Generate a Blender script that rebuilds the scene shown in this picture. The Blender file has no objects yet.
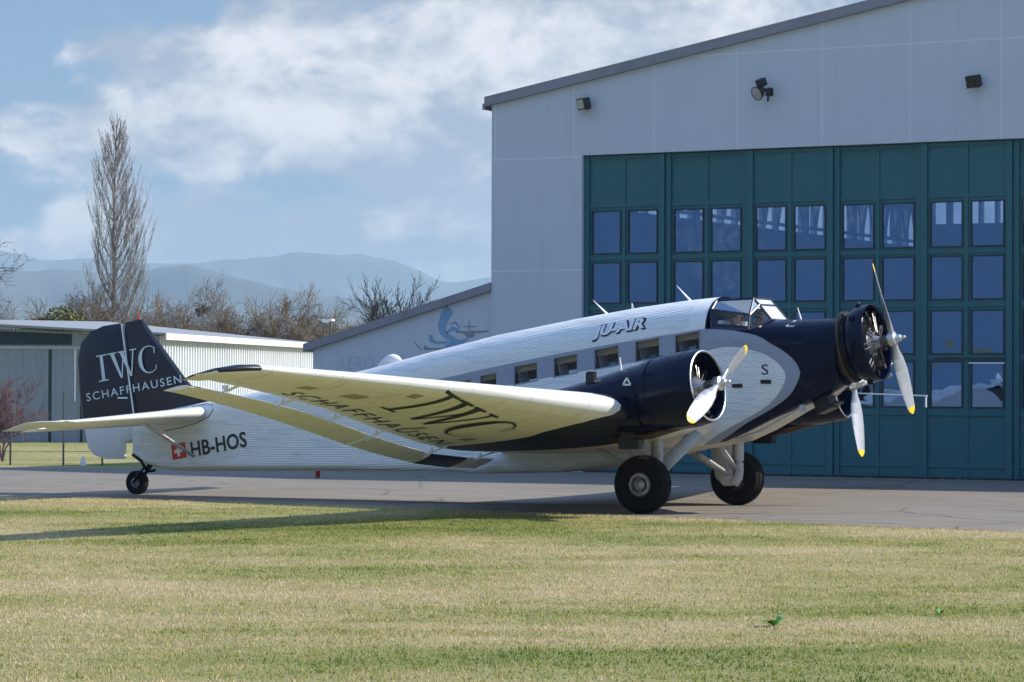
import bpy, bmesh, math, random
import numpy as np
from mathutils import Vector, Matrix, Quaternion
from mathutils.bvhtree import BVHTree
R = math.radians
random.seed(7)
scene = bpy.context.scene
col = scene.collection

# ------------------------------------------------------------------ camera
TH = R(28.5)                                    # aircraft heading against the picture plane
cr = Vector((math.cos(TH), math.sin(TH), 0))    # camera right (horizontal)
cd = Vector((-math.sin(TH), math.cos(TH), 0))   # camera depth (horizontal)
CAM = Vector((22.769, -49.083, 2.4))
cam = bpy.data.cameras.new('camera'); camo = bpy.data.objects.new('camera', cam); col.objects.link(camo)
cam.sensor_width = 36; cam.lens = 2850 / 1024 * 36
cam.clip_start = 0.5; cam.clip_end = 90000
tilt = math.atan(41 / 2850); roll = R(0.2)
F = cd * math.cos(tilt) + Vector((0, 0, 1)) * math.sin(tilt)
U = Vector((0, 0, 1)) * math.cos(tilt) - cd * math.sin(tilt)
X = cr * math.cos(roll) + U * math.sin(roll)
Y = U * math.cos(roll) - cr * math.sin(roll)
m = Matrix((X, Y, -F)).transposed().to_4x4(); m.translation = CAM
camo.matrix_world = m
scene.camera = camo

def spot(lat, depth, z=0.0):
    """a ground position: metres to the right of and beyond the place the photographer stands"""
    p = CAM + cr * lat + cd * depth
    return Vector((p.x, p.y, z))

# ------------------------------------------------------------------ light
SUN_AZ, SUN_EL = 30.0, 36.0
scene.view_settings.view_transform = 'Standard'
scene.view_settings.look = 'None'
scene.view_settings.gamma = 1
scene.view_settings.use_curve_mapping = False
scene.view_settings.exposure = 0.88
sl = bpy.data.lights.new('sun', 'SUN'); sl.energy = 3.9; sl.angle = R(0.5); sl.color = (1, 0.92, 0.80)
so = bpy.data.objects.new('sun', sl); col.objects.link(so)
sv = Vector((math.cos(R(SUN_AZ)) * math.cos(R(SUN_EL)), math.sin(R(SUN_AZ)) * math.cos(R(SUN_EL)), math.sin(R(SUN_EL))))
so.rotation_euler = sv.to_track_quat('Z', 'Y').to_euler(); so.location = (40, 20, 60)


# node helper -------------------------------------------------------
class N:
    """tiny expression builder on a node tree"""
    def __init__(s, nt): s.nt = nt
    def node(s, t, **k):
        n = s.nt.nodes.new(t)
        for a, v in k.items(): setattr(n, a, v)
        return n
    def put(s, sock, v):
        if isinstance(v, bpy.types.NodeSocket): s.nt.links.new(v, sock)
        else:
            if isinstance(v, (tuple, list)) and len(v) == 3 and sock.type == 'RGBA': v = (*v, 1)
            sock.default_value = v
    def m(s, op, a, b=0.0, c=0.0, clamp=False):
        n = s.node('ShaderNodeMath', operation=op, use_clamp=clamp)
        s.put(n.inputs[0], a); s.put(n.inputs[1], b); s.put(n.inputs[2], c)
        return n.outputs[0]
    def vm(s, op, a, b=(0, 0, 0)):
        n = s.node('ShaderNodeVectorMath', operation=op)
        s.put(n.inputs[0], a); s.put(n.inputs[1], b)
        return n.outputs['Value'] if op in ('DOT_PRODUCT', 'LENGTH') else n.outputs[0]
    def xyz(s, v):
        n = s.node('ShaderNodeSeparateXYZ'); s.put(n.inputs[0], v); return n.outputs
    def comb(s, x, y, z):
        n = s.node('ShaderNodeCombineXYZ'); s.put(n.inputs[0], x); s.put(n.inputs[1], y); s.put(n.inputs[2], z); return n.outputs[0]
    def noise(s, v, scale, detail=3, rough=0.5, dist=0.0):
        n = s.node('ShaderNodeTexNoise'); s.put(n.inputs['Vector'], v)
        n.inputs['Scale'].default_value = scale; n.inputs['Detail'].default_value = detail
        n.inputs['Roughness'].default_value = rough; n.inputs['Distortion'].default_value = dist
        return n.outputs['Fac']
    def ramp(s, f, pts, interp='LINEAR'):
        n = s.node('ShaderNodeValToRGB'); cr_ = n.color_ramp; cr_.interpolation = interp
        while len(cr_.elements) < len(pts): cr_.elements.new(0.5)
        for e, (p, c) in zip(cr_.elements, pts):
            e.position = p; e.color = (*c, 1) if len(c) == 3 else c
        s.put(n.inputs[0], f); return n.outputs[0]
    def sstep(s, f, a, b):
        n = s.node('ShaderNodeMapRange', interpolation_type='SMOOTHSTEP')
        s.put(n.inputs[0], f); n.inputs[1].default_value = a; n.inputs[2].default_value = b
        return n.outputs[0]
    def mix(s, f, a, b, mode='MIX'):
        n = s.node('ShaderNodeMix', data_type='RGBA', blend_type=mode)
        s.put(n.inputs[0], f); s.put(n.inputs[6], a); s.put(n.inputs[7], b)
        return n.outputs[2]
    def curve(s, x, pts):
        """piecewise curve through (x, y) points, any range"""
        xs = [p[0] for p in pts]; ys = [p[1] for p in pts]
        x0, x1, y0, y1 = min(xs), max(xs), min(ys), max(ys)
        t = s.m('DIVIDE', s.m('SUBTRACT', x, x0), x1 - x0, clamp=True)
        n = s.node('ShaderNodeFloatCurve'); c = n.mapping.curves[0]
        q = sorted(((a - x0) / (x1 - x0), (b - y0) / (y1 - y0)) for a, b in pts)
        c.points[0].location = q[0]; c.points[1].location = q[-1]
        for a in q[1:-1]: c.points.new(*a)
        n.mapping.update()
        s.put(n.inputs['Value'], t)
        return s.m('ADD', s.m('MULTIPLY', n.outputs[0], y1 - y0), y0)
    def bump(s, h, strength, dist):
        n = s.node('ShaderNodeBump'); n.inputs['Strength'].default_value = strength
        n.inputs['Distance'].default_value = dist; s.put(n.inputs['Height'], h); return n.outputs[0]

def mat(name, base=(0.5, 0.5, 0.5), rough=0.6, metal=0.0, spec=0.5, fn=None, coat=0.0):
    M = bpy.data.materials.new(name); M.use_nodes = True
    nt = M.node_tree; b = nt.nodes['Principled BSDF']
    b.inputs['Base Color'].default_value = (*base, 1); b.inputs['Roughness'].default_value = rough
    b.inputs['Metallic'].default_value = metal; b.inputs['Specular IOR Level'].default_value = spec
    b.inputs['Coat Weight'].default_value = coat
    if fn:
        n = N(nt); tc = n.node('ShaderNodeTexCoord').outputs['Object']
        out = fn(n, tc)
        if 'color' in out: n.put(b.inputs['Base Color'], out['color'])
        if 'rough' in out: n.put(b.inputs['Roughness'], out['rough'])
        if 'normal' in out: n.put(b.inputs['Normal'], out['normal'])
        if 'metal' in out: n.put(b.inputs['Metallic'], out['metal'])
    return M

# ------------------------------------------------------------------ world: sky with clouds
w = bpy.data.worlds.new('World'); scene.world = w; w.use_nodes = True
nt = w.node_tree; n = N(nt)
sky = n.node('ShaderNodeTexSky', sky_type='NISHITA', sun_disc=False)
sky.sun_elevation = R(SUN_EL); sky.sun_rotation = R(90 - SUN_AZ); sky.air_density = 1.0; sky.dust_density = 0.6; sky.ozone_density = 2.0
g = n.node('ShaderNodeTexCoord').outputs['Generated']
dx, dy, dz = n.xyz(g)
az = n.m('ARCTAN2', n.vm('DOT_PRODUCT', g, tuple(cr)), n.vm('DOT_PRODUCT', g, tuple(cd)))   # bearing, radians
el = n.m('ARCSINE', dz)
cv = n.comb(n.m('MULTIPLY', dx, 1.0), n.m('MULTIPLY', dy, 1.0), n.m('MULTIPLY', dz, 1.5))
n1 = n.noise(cv, 11.0, 10, 0.56, 0.25)
n2 = n.noise(cv, 4.0, 3, 0.5, 0.0)
n3 = n.noise(cv, 30.0, 8, 0.6, 0.2)
def blob(a0, e0, sa, se):
    """a bank of cloud round one bearing and height of the sky"""
    u = n.m('DIVIDE', n.m('SUBTRACT', az, a0), sa); v = n.m('DIVIDE', n.m('SUBTRACT', el, e0), se)
    return n.m('EXPONENT', n.m('MULTIPLY', n.m('ADD', n.m('MULTIPLY', u, u), n.m('MULTIPLY', v, v)), -1.0))
bank = n.m('ADD', n.m('MULTIPLY', blob(-0.07, 0.093, 0.075, 0.030), 0.42), n.m('MULTIPLY', blob(0.06, 0.12, 0.06, 0.05), 0.30))
bank = n.m('ADD', bank, n.m('MULTIPLY', blob(-0.17, 0.085, 0.05, 0.012), 0.14))
bank = n.m('ADD', bank, n.m('MULTIPLY', blob(-0.05, 0.045, 0.22, 0.012), 0.30))
bank = n.m('ADD', bank, n.m('MULTIPLY', blob(-0.19, 0.13, 0.055, 0.04), -0.10))
bank = n.m('ADD', bank, n.m('MULTIPLY', blob(-0.03, 0.07, 0.2, 0.006), -0.07))
bank = n.m('ADD', bank, n.m('MULTIPLY', blob(0.03, 0.135, 0.035, 0.009), -0.2))
cov = n.m('ADD', n.m('ADD', n1, bank), n.m('MULTIPLY', n.m('SUBTRACT', n2, 0.5), 0.5))
cov = n.m('ADD', cov, n.m('MULTIPLY', n.m('SUBTRACT', n3, 0.5), 0.30))
mask = n.sstep(cov, 0.50, 0.62)
shade = n.sstep(n.m('ADD', n.noise(n.vm('ADD', cv, (0.012, 0.006, 0.03)), 17.0, 9, 0.6, 0.2), n.m('ADD', n.m('MULTIPLY', n.m('SUBTRACT', n3, 0.5), -0.35), n.m('MULTIPLY', n.m('ABSOLUTE', n.m('SUBTRACT', 0.075, el)), 1.0))), 0.38, 0.62)
cloud = n.mix(shade, (6.0, 5.6, 5.5), (2.2, 2.4, 2.8))
veil = n.mix(0.75, sky.outputs[0], (0.60, 1.15, 2.2))
res = n.mix(n.m('MULTIPLY', mask, 0.93), veil, cloud)
res = n.mix(1.0, res, n.mix(n.sstep(dz, 0.16, 0.55), (1, 1, 1), (1.55, 1.72, 2.0)), 'MULTIPLY')  # high sky brightened and blued as added fill for shaded surfaces
below = n.sstep(dz, -0.02, 0.0)
res = n.mix(below, (1.6, 1.9, 2.0), res)
bg = nt.nodes['Background']; n.put(bg.inputs[0], res); bg.inputs[1].default_value = 0.105

# ------------------------------------------------------------------ mesh helpers
def link(name, me, parent=None, mats=(), smooth=False, sharp=None):
    for x in (mats if isinstance(mats, (list, tuple)) else [mats]): me.materials.append(x)
    if smooth:
        me.shade_smooth()
        if sharp: me.set_sharp_from_angle(angle=R(sharp))
    o = bpy.data.objects.new(name, me); col.objects.link(o)
    if parent:
        o.parent = parent
        o.matrix_parent_inverse = Matrix.Identity(4)
        if parent.location.length > 0 or parent.rotation_euler.z: pass
    return o

class MB:
    """collects shapes, then links them as ONE mesh object"""
    def __init__(s): s.v = []; s.f = []; s.mi = []; s.k = 0
    def add(s, vs, fs, mi=None):
        o = len(s.v); s.v += [tuple(a) for a in vs]; s.f += [tuple(i + o for i in f) for f in fs]
        s.mi += [s.k if mi is None else mi] * len(fs); return s
    def box(s, x0, x1, y0, y1, z0, z1, T=None, mi=None):
        vs = [Vector((x, y, z)) for x in (x0, x1) for y in (y0, y1) for z in (z0, z1)]
        if T: vs = [T @ v for v in vs]
        return s.add(vs, [(0, 1, 3, 2), (4, 6, 7, 5), (0, 4, 5, 1), (2, 3, 7, 6), (0, 2, 6, 4), (1, 5, 7, 3)], mi)
    def tube(s, pts, rad, n=10, cap=True, flat=None, mi=None):
        """tube along points; flat=(a,b) scales the section's two axes"""
        pts = [Vector(p) for p in pts]
        if not isinstance(rad, (list, tuple)): rad = [rad] * len(pts)
        vs = []; prev = None
        for i, p in enumerate(pts):
            t = (pts[min(i + 1, len(pts) - 1)] - pts[max(i - 1, 0)])
            t = t.normalized() if t.length > 1e-9 else Vector((0, 0, 1))
            if prev is None:
                a = Vector((1, 0, 0)) if abs(t.x) < 0.7 else Vector((0, 1, 0))
                a = (a - t * a.dot(t)).normalized()
            else: a = (prev - t * prev.dot(t)).normalized()
            prev = a; b = t.cross(a)
            fa, fb = flat or (1, 1)
            for k in range(n):
                q = 2 * math.pi * k / n
                vs.append(p + a * (math.cos(q) * rad[i] * fa) + b * (math.sin(q) * rad[i] * fb))
        fs = [(i * n + k, i * n + (k + 1) % n, (i + 1) * n + (k + 1) % n, (i + 1) * n + k) for i in range(len(pts) - 1) for k in range(n)]
        if cap: fs += [tuple(reversed(range(n))), tuple(range((len(pts) - 1) * n, len(pts) * n))]
        return s.add(vs, fs, mi)
    def lathe(s, prof, T, n=40, mi=None, close=False):
        """profile of (along, radius) spun round local +X, placed by T"""
        vs = [T @ Vector((a, r * math.cos(2 * math.pi * k / n), r * math.sin(2 * math.pi * k / n))) for a, r in prof for k in range(n)]
        L = len(prof); rg = range(L) if close else range(L - 1)
        fs = [(i * n + k, i * n + (k + 1) % n, ((i + 1) % L) * n + (k + 1) % n, ((i + 1) % L) * n + k) for i in rg for k in range(n)]
        return s.add(vs, fs, mi)
    def poly(s, pts, mi=None): return s.add(pts, [tuple(range(len(pts)))], mi)
    def prism(s, pts, off, mi=None):
        """closed outline extruded by vector off"""
        n = len(pts); off = Vector(off); a = [Vector(p) for p in pts]
        return s.add(a + [p + off for p in a], [tuple(reversed(range(n))), tuple(range(n, 2 * n))] + [(i, (i + 1) % n, n + (i + 1) % n, n + i) for i in range(n)], mi)
    def build(s, name, mats, parent=None, smooth=False, sharp=None):
        me = bpy.data.meshes.new(name); me.from_pydata(s.v, [], s.f)
        me.polygons.foreach_set('material_index', s.mi); 
        bm = bmesh.new(); bm.from_mesh(me); bmesh.ops.recalc_face_normals(bm, faces=bm.faces); bm.to_mesh(me); bm.free()
        return link(name, me, parent, mats, smooth, sharp)

def tag(o, label=None, cat=None, group=None, kind=None):
    if label: o['label'] = label
    if cat: o['category'] = cat
    if group: o['group'] = group
    if kind: o['kind'] = kind
    return o
def empty(name, loc=(0, 0, 0), rz=0.0):
    o = bpy.data.objects.new(name, None); o.location = loc; o.rotation_euler = (0, 0, rz); o.empty_display_size = 0.3
    col.objects.link(o); return o
def kids(o): return [c for c in bpy.data.objects if c.parent == o]
def copy_tree(o, parent=None, memo=None):
    c = o.copy(); col.objects.link(c)
    if parent: c.parent = parent
    for ch in kids(o):
        if ch is not c: copy_tree(ch, c)
    return c
def loft_faces(nr, nk, closed=True):
    kk = nk if closed else nk - 1
    return [(i * nk + k, i * nk + (k + 1) % nk, (i + 1) * nk + (k + 1) % nk, (i + 1) * nk + k) for i in range(nr - 1) for k in range(kk)]
def lerp(x, pts):
    if x <= pts[0][0]: return pts[0][1]
    for (a, b), (c, d) in zip(pts, pts[1:]):
        if x <= c: return b + (d - b) * (x - a) / (c - a)
    return pts[-1][1]

# ------------------------------------------------------------------ materials
NAVY = (0.002, 0.006, 0.024)
WHITE = (0.71, 0.75, 0.76)
BAND = (0.27, 0.31, 0.40)
def fuselage_fn(n, tc):
    x, y, z = n.xyz(tc)
    nrm = n.node('ShaderNodeNewGeometry').outputs['Normal']
    nx, ny, nz = n.xyz(nrm)
    ay = n.m('ABSOLUTE', y)
    up = n.curve(x, [(-6, 2.26), (0.6, 3.385), (0.74, 3.40), (1.49, 3.32), (2.01, 3.10), (2.30, 2.92), (2.47, 2.74), (2.53, 2.60)])
    lo = n.curve(x, [(-6, -0.2), (0.0, 0.9), (0.95, 1.32), (1.5, 1.66), (2.01, 1.95), (2.3, 2.16), (2.46, 2.38), (2.53, 2.58)])
    ou = n.curve(x, [(-6, 1.87), (0.3, 2.93), (0.63, 2.97), (1.17, 3.06), (1.69, 2.98), (2.0, 2.84), (2.2, 2.66), (2.26, 2.52)])
    ol = n.curve(x, [(-6, -0.2), (0.0, 0.9), (0.6, 1.24), (1.23, 1.60), (1.7, 1.85), (1.98, 2.05), (2.19, 2.32), (2.26, 2.50)])
    lt = lambda a, b: n.m('LESS_THAN', a, b)
    gt = lambda a, b: n.m('GREATER_THAN', a, b)
    mul = lambda a, b: n.m('MULTIPLY', a, b)
    inband = mul(mul(lt(z, up), gt(z, lo)), lt(x, 2.53))
    inoval = mul(mul(lt(z, ou), gt(z, ol)), lt(x, 2.26))
    band = mul(inband, gt(x, -5.1))
    rear = lt(x, 0.68)
    d = n.noise(tc, 2.2, 6, 0.6)
    d2 = n.noise(n.vm('MULTIPLY', tc, (0.4, 1, 5)), 3.0, 5, 0.6)
    white = n.mix(n.sstep(d2, 0.45, 0.75), WHITE, (0.54, 0.60, 0.67))
    bandc = n.mix(d, BAND, (0.30, 0.34, 0.42))
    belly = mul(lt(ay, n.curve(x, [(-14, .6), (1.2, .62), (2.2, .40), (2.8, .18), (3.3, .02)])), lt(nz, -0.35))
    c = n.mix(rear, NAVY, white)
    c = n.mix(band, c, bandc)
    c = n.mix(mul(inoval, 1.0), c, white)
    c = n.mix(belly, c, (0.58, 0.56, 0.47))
    oil = n.noise(n.vm('MULTIPLY', tc, (0.5, 1, 2.2)), 1.7, 7, 0.65)
    c = n.mix(mul(n.sstep(oil, 0.56, 0.78), 0.30), c, (0.20, 0.19, 0.17))
    strip = mul(gt(x, 0.34), mul(rear, gt(z, n.m('ADD', up, 0.02))))
    c = n.mix(strip, c, (0.72, 0.74, 0.76))
    # corrugation: ridges along the body, spaced up the sides and across the roof
    v = n.m('SUBTRACT', mul(z, 0.986), mul(x, n.curve(x, [(-13, 0.06), (-8, 0.12), (-4, 0.167), (3, 0.167)])))
    side = gt(n.m('ABSOLUTE', ny), 0.62)
    hgt = n.m('SINE', mul(n.mix(side, n.comb(mul(y, 1.0), 0, 0), n.comb(v, 0, 0)), 1.0)) if False else None
    a = n.m('ADD', mul(side, v), mul(n.m('SUBTRACT', 1.0, side), y))
    h = n.m('SINE', mul(a, 2 * math.pi / 0.047))
    flat = n.m('MAXIMUM', rear, inband)
    flat = mul(flat, n.m('SUBTRACT', 1.0, strip))
    # panel seams across the body
    seam = n.m('LESS_THAN', n.m('FRACT', n.m('DIVIDE', n.m('ADD', x, 20), 1.37)), 0.012)
    h = n.m('SUBTRACT', mul(h, flat), mul(seam, 1.5))
    return dict(color=c, rough=n.m('ADD', mul(d, 0.15), n.m('SUBTRACT', 0.40, mul(n.m('SUBTRACT', 1.0, n.m('MAXIMUM', rear, band)), 0.22))), normal=n.bump(h, 0.42, 0.008))
M = {}
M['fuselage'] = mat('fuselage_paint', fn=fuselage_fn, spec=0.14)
def wing_fn(n, tc):
    x, y, z = n.xyz(tc)
    nz = n.xyz(n.node('ShaderNodeNewGeometry').outputs['Normal'])[2]
    ay = n.m('ABSOLUTE', y)
    mul = lambda a, b: n.m('MULTIPLY', a, b)
    under = n.m('LESS_THAN', nz, -0.72)
    under = n.m('MAXIMUM', under, mul(n.m('LESS_THAN', nz, 0.0), n.m('LESS_THAN', x, n.m('SUBTRACT', 0.75, mul(ay, 0.155)))))
    # navy flash under and round each engine, swept round in a curve at the front
    edge = n.curve(x, [(-4, 4.1), (-2.5, 4.15), (-1.2, 4.35), (-0.5, 4.6), (0.0, 4.45), (0.35, 4.05), (0.6, 3.7)])
    nav = mul(n.m('LESS_THAN', ay, edge), n.m('GREATER_THAN', ay, 2.35))
    tip = n.m('GREATER_THAN', ay, 13.2)
    tip = mul(tip, n.m('SUBTRACT', 1.0, under))
    nav = mul(nav, 1.0)
    d = n.noise(tc, 1.3, 6, 0.65)
    st = n.noise(n.vm('MULTIPLY', tc, (0.35, 3.0, 1)), 2.0, 5, 0.6)
    upc = n.mix(d, (0.66, 0.68, 0.70), (0.60, 0.62, 0.64))
    unc = n.mix(n.sstep(st, 0.4, 0.8), (0.88, 0.81, 0.72), (0.80, 0.73, 0.64))  # cream underside: warm light bounced off the ground, put into the paint colour
    c = n.mix(under, upc, unc)
    gr = n.noise(n.vm('MULTIPLY', tc, (0.25, 1.6, 1)), 2.4, 7, 0.7)
    c = n.mix(mul(mul(n.sstep(gr, 0.52, 0.8), 0.45), under), c, (0.22, 0.18, 0.12))
    seam = n.m('LESS_THAN', n.m('FRACT', n.m('DIVIDE', ay, 1.62)), 0.009)
    c = n.mix(mul(seam, 0.5), c, (0.15, 0.13, 0.10))
    c = n.mix(n.m('MAXIMUM', nav, tip), c, NAVY)
    h = n.m('SINE', mul(y, 2 * math.pi / 0.085))
    back = n.m('LESS_THAN', x, n.m('SUBTRACT', n.m('SUBTRACT', 1.0, mul(ay, 0.155)), 0.22))
    return dict(color=c, rough=0.42, normal=n.bump(mul(h, back), 0.8, 0.010))
M['wing'] = mat('wing_paint', fn=wing_fn)
M['panel'] = mat('grimy_panel', fn=lambda n, tc: dict(color=n.mix(n.noise(tc, 5, 5, .7), (0.42, 0.35, 0.22), (0.30, 0.25, 0.16)), rough=0.5))
M['navy'] = mat('navy_paint', NAVY, 0.16, spec=0.16, coat=0.05, fn=lambda n, tc: dict(rough=n.m('ADD', n.m('MULTIPLY', n.noise(tc, 6, 5), 0.16), 0.10)))
def fin_fn(n, tc):
    x, y, z = n.xyz(tc)
    e = n.curve(x, [(-15, 1.56), (-12.88, 1.62), (-12.5, 1.70), (-11, 1.97)])
    c = n.mix(n.m('GREATER_THAN', z, e), (0.60, 0.64, 0.68), NAVY)
    h = n.m('SINE', n.m('MULTIPLY', n.m('SUBTRACT', z, n.m('MULTIPLY', x, 0.12)), 2 * math.pi / 0.066))
    return dict(color=c, normal=n.bump(h, 0.10, 0.006), rough=0.4)
M['fin'] = mat('fin_paint', fn=fin_fn)
M['stab'] = mat('tailplane_paint', fn=lambda n, tc: dict(color=n.mix(n.noise(tc, 2, 5), (0.66, 0.68, 0.66), (0.55, 0.56, 0.52)), rough=0.4,
    normal=n.bump(n.m('SINE', n.m('MULTIPLY', n.xyz(tc)[1], 2 * math.pi / 0.085)), 0.2, 0.006)))
M['grey'] = mat('grey_strut_paint', (0.42, 0.43, 0.42), 0.4, fn=lambda n, tc: dict(color=n.mix(n.sstep(n.noise(tc, 7, 6, 0.7), 0.5, 0.8), (0.42, 0.44, 0.45), (0.20, 0.19, 0.18))))
M['hub'] = mat('worn_wheel_metal', fn=lambda n, tc: dict(color=n.mix(n.sstep(n.noise(tc, 12, 6, 0.7), 0.42, 0.7), (0.36, 0.37, 0.38), (0.10, 0.095, 0.09))), metal=0.4, rough=0.45)
M['rubber'] = mat('tyre_rubber', (0.012, 0.012, 0.014), 0.8, spec=0.2, fn=lambda n, tc: dict(color=n.mix(n.noise(tc, 9, 6), (0.005, 0.005, 0.007), (0.012, 0.011, 0.011))))
M['metal'] = mat('bare_metal', (0.62, 0.63, 0.65), 0.28, 0.9)
M['steel'] = mat('dark_engine_metal', (0.05, 0.05, 0.055), 0.35, 0.8, fn=lambda n, tc: dict(color=n.mix(n.sstep(n.noise(tc, 14, 5, 0.7), 0.5, 0.7), (0.03, 0.03, 0.035), (0.22, 0.21, 0.20))))
M['casing'] = mat('engine_casing', (0.30, 0.31, 0.33), 0.35, 0.6, fn=lambda n, tc: dict(color=n.mix(n.sstep(n.noise(tc, 9, 5, 0.7), 0.45, 0.65), (0.34, 0.35, 0.37), (0.10, 0.10, 0.10))))
M['fins'] = mat('cylinder_fins', (0.09, 0.09, 0.095), 0.4, 0.7)
M['exhaust'] = mat('heat_stained_steel', (0.20, 0.13, 0.09), 0.4, 0.7, fn=lambda n, tc: dict(color=n.mix(n.noise(tc, 5, 5), (0.04, 0.028, 0.022), (0.14, 0.09, 0.06))))
M['blade'] = mat('propeller_silver', (0.60, 0.62, 0.66), 0.32, 0.55, fn=lambda n, tc: dict(color=n.mix(n.noise(n.vm('MULTIPLY', tc, (1, 1, .3)), 14, 5, 0.7), (0.55, 0.57, 0.61), (0.34, 0.35, 0.38))))
M['yellow'] = mat('yellow_tip_paint', (0.75, 0.52, 0.02), 0.4)
M['black'] = mat('black_paint', (0.010, 0.010, 0.014), 0.4)
M['blackletter'] = mat('black_lettering', (0.012, 0.012, 0.018), 0.5)
M['whiteletter'] = mat('white_lettering', (0.72, 0.74, 0.78), 0.5)
M['bluegreyletter'] = mat('pale_lettering', (0.50, 0.60, 0.66), 0.5)
M['red'] = mat('red_paint', (0.50, 0.02, 0.015), 0.5)
M['interior'] = mat('cabin_lining', (0.30, 0.2, 0.10), 0.8, fn=lambda n, tc: dict(color=n.mix(n.noise(tc, 3, 3), (0.42, 0.28, 0.13), (0.26, 0.17, 0.09))))
M['seat'] = mat('brown_seat_leather', (0.10, 0.05, 0.03), 0.6)
M['cloth'] = mat('white_headrest_cloth', (0.75, 0.78, 0.82), 0.8)

def glass(name, tint, gloss, ior=1.5, gc=(0.9, 0.95, 1.0), wav=0.0):
    m_ = bpy.data.materials.new(name); m_.use_nodes = True; nt_ = m_.node_tree
    nt_.nodes.remove(nt_.nodes['Principled BSDF']); k = N(nt_)
    tr = k.node('ShaderNodeBsdfTransparent'); tr.inputs[0].default_value = (*tint, 1)
    gl = k.node('ShaderNodeBsdfGlossy'); gl.inputs['Roughness'].default_value = 0.02; gl.inputs[0].default_value = (*gc, 1)
    if wav:
        bp = k.bump(k.noise(k.node('ShaderNodeTexCoord').outputs['Object'], 0.55, 3, 0.5), 1.0, wav); nt_.links.new(bp, gl.inputs['Normal'])
    fr = k.node('ShaderNodeFresnel'); fr.inputs[0].default_value = ior
    f = k.m('ADD', fr.outputs[0], gloss, clamp=True)
    mx = k.node('ShaderNodeMixShader'); k.put(mx.inputs[0], f); nt_.links.new(tr.outputs[0], mx.inputs[1]); nt_.links.new(gl.outputs[0], mx.inputs[2])
    nt_.links.new(mx.outputs[0], nt_.nodes['Material Output'].inputs[0]); return m_
M['pane'] = glass('aircraft_glass', (0.92, 0.95, 0.97), 0.0, 1.25)
M['canopyglass'] = glass('canopy_glass', (0.92, 0.95, 0.97), 0.02, 1.3)
M['roofglass'] = glass('canopy_roof_glass', (0.7, 0.8, 0.85), 0.35)
M['hangarglass'] = glass('hangar_window_glass', (0.60, 0.66, 0.75), 0.16, gc=(0.33, 0.54, 0.92), wav=0.022)
m_ = glass('glare_front_glass', (0.7, 0.75, 0.8), 0.25); k = N(m_.node_tree); old = m_.node_tree.nodes['Mix Shader']
df = k.node('ShaderNodeBsdfDiffuse'); df.inputs[0].default_value = (0.75, 0.82, 0.88, 1); mx = k.node('ShaderNodeMixShader'); k.put(mx.inputs[0], n_dust(k) if False else 0.55)  # white diffuse mixed into the front panes stands in for sun glare
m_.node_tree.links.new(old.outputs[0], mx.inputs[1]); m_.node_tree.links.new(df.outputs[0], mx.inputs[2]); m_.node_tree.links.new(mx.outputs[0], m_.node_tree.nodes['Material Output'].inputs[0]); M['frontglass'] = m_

def teal_fn(n, tc):
    d = n.noise(tc, 0.7, 6, 0.6)
    s_ = n.noise(n.vm('MULTIPLY', tc, (6, 1, 0.35)), 2.0, 4, 0.6)
    c = n.mix(d, (0.014, 0.105, 0.130), (0.020, 0.125, 0.150))
    c = n.mix(n.m('MULTIPLY', n.sstep(s_, 0.55, 0.8), 0.35), c, (0.03, 0.14, 0.16))
    return dict(color=c, rough=0.5, normal=n.bump(n.noise(tc, 1.2, 3), 0.1, 0.02))
M['teal'] = mat('teal_door_paint', fn=teal_fn)
M['tealdark'] = mat('dark_teal_gasket', (0.004, 0.03, 0.04), 0.5)
def wall_fn(n, tc):
    x, y, z = n.xyz(tc)
    lt = lambda a, b: n.m('LESS_THAN', a, b)
    vj = lt(n.m('FRACT', n.m('DIVIDE', n.m('ADD', x, 12.17 + 238.0 - 0.015), 2.38)), 0.013)
    hj = n.m('MAXIMUM', lt(n.m('ABSOLUTE', n.m('SUBTRACT', z, 5.40)), 0.018), n.m('MAXIMUM', lt(n.m('ABSOLUTE', n.m('SUBTRACT', z, 8.42)), 0.018), lt(n.m('ABSOLUTE', n.m('SUBTRACT', z, 10.95)), 0.018)))
    vj = n.m('MULTIPLY', vj, n.m('GREATER_THAN', z, 8.43))
    j = n.m('MAXIMUM', vj, hj)
    d = n.noise(tc, 0.35, 6, 0.6)
    st = n.noise(n.vm('MULTIPLY', tc, (2.5, 1, 0.18)), 1.6, 6, 0.65)
    c = n.mix(d, (0.46, 0.52, 0.59), (0.52, 0.575, 0.63))
    c = n.mix(n.m('MULTIPLY', n.sstep(st, 0.5, 0.85), 0.5), c, (0.38, 0.42, 0.47))
    c = n.mix(n.m('MULTIPLY', j, 0.85), c, (0.62, 0.66, 0.70))
    return dict(color=c, rough=0.7, normal=n.bump(n.m('ADD', n.noise(tc, 1.0, 4), n.m('MULTIPLY', j, 0.6)), 0.2, 0.02))
M['wall'] = mat('hangar_wall_render', fn=wall_fn)
M['fascia'] = mat('grey_roof_edge', (0.22, 0.22, 0.26), 0.55, fn=lambda n, tc: dict(color=n.mix(n.sstep(n.noise(tc, 1.1, 5, 0.7), 0.4, 0.8), (0.24, 0.24, 0.28), (0.17, 0.17, 0.20))))
M['dark'] = mat('dark_interior', (0.02, 0.025, 0.03), 0.9)
M['floor'] = mat('hangar_floor', (0.12, 0.12, 0.12), 0.6)
M['lamp'] = mat('lamp_housing', (0.02, 0.022, 0.025), 0.5)
M['lens'] = mat('lamp_glass', (0.35, 0.36, 0.33), 0.15, 0.0)
M['mural'] = mat('faded_blue_mural_paint', (0.12, 0.30, 0.50), 0.8, fn=lambda n, tc: dict(color=n.mix(n.noise(tc, 3, 5), (0.13, 0.30, 0.48), (0.25, 0.38, 0.52))))
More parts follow.
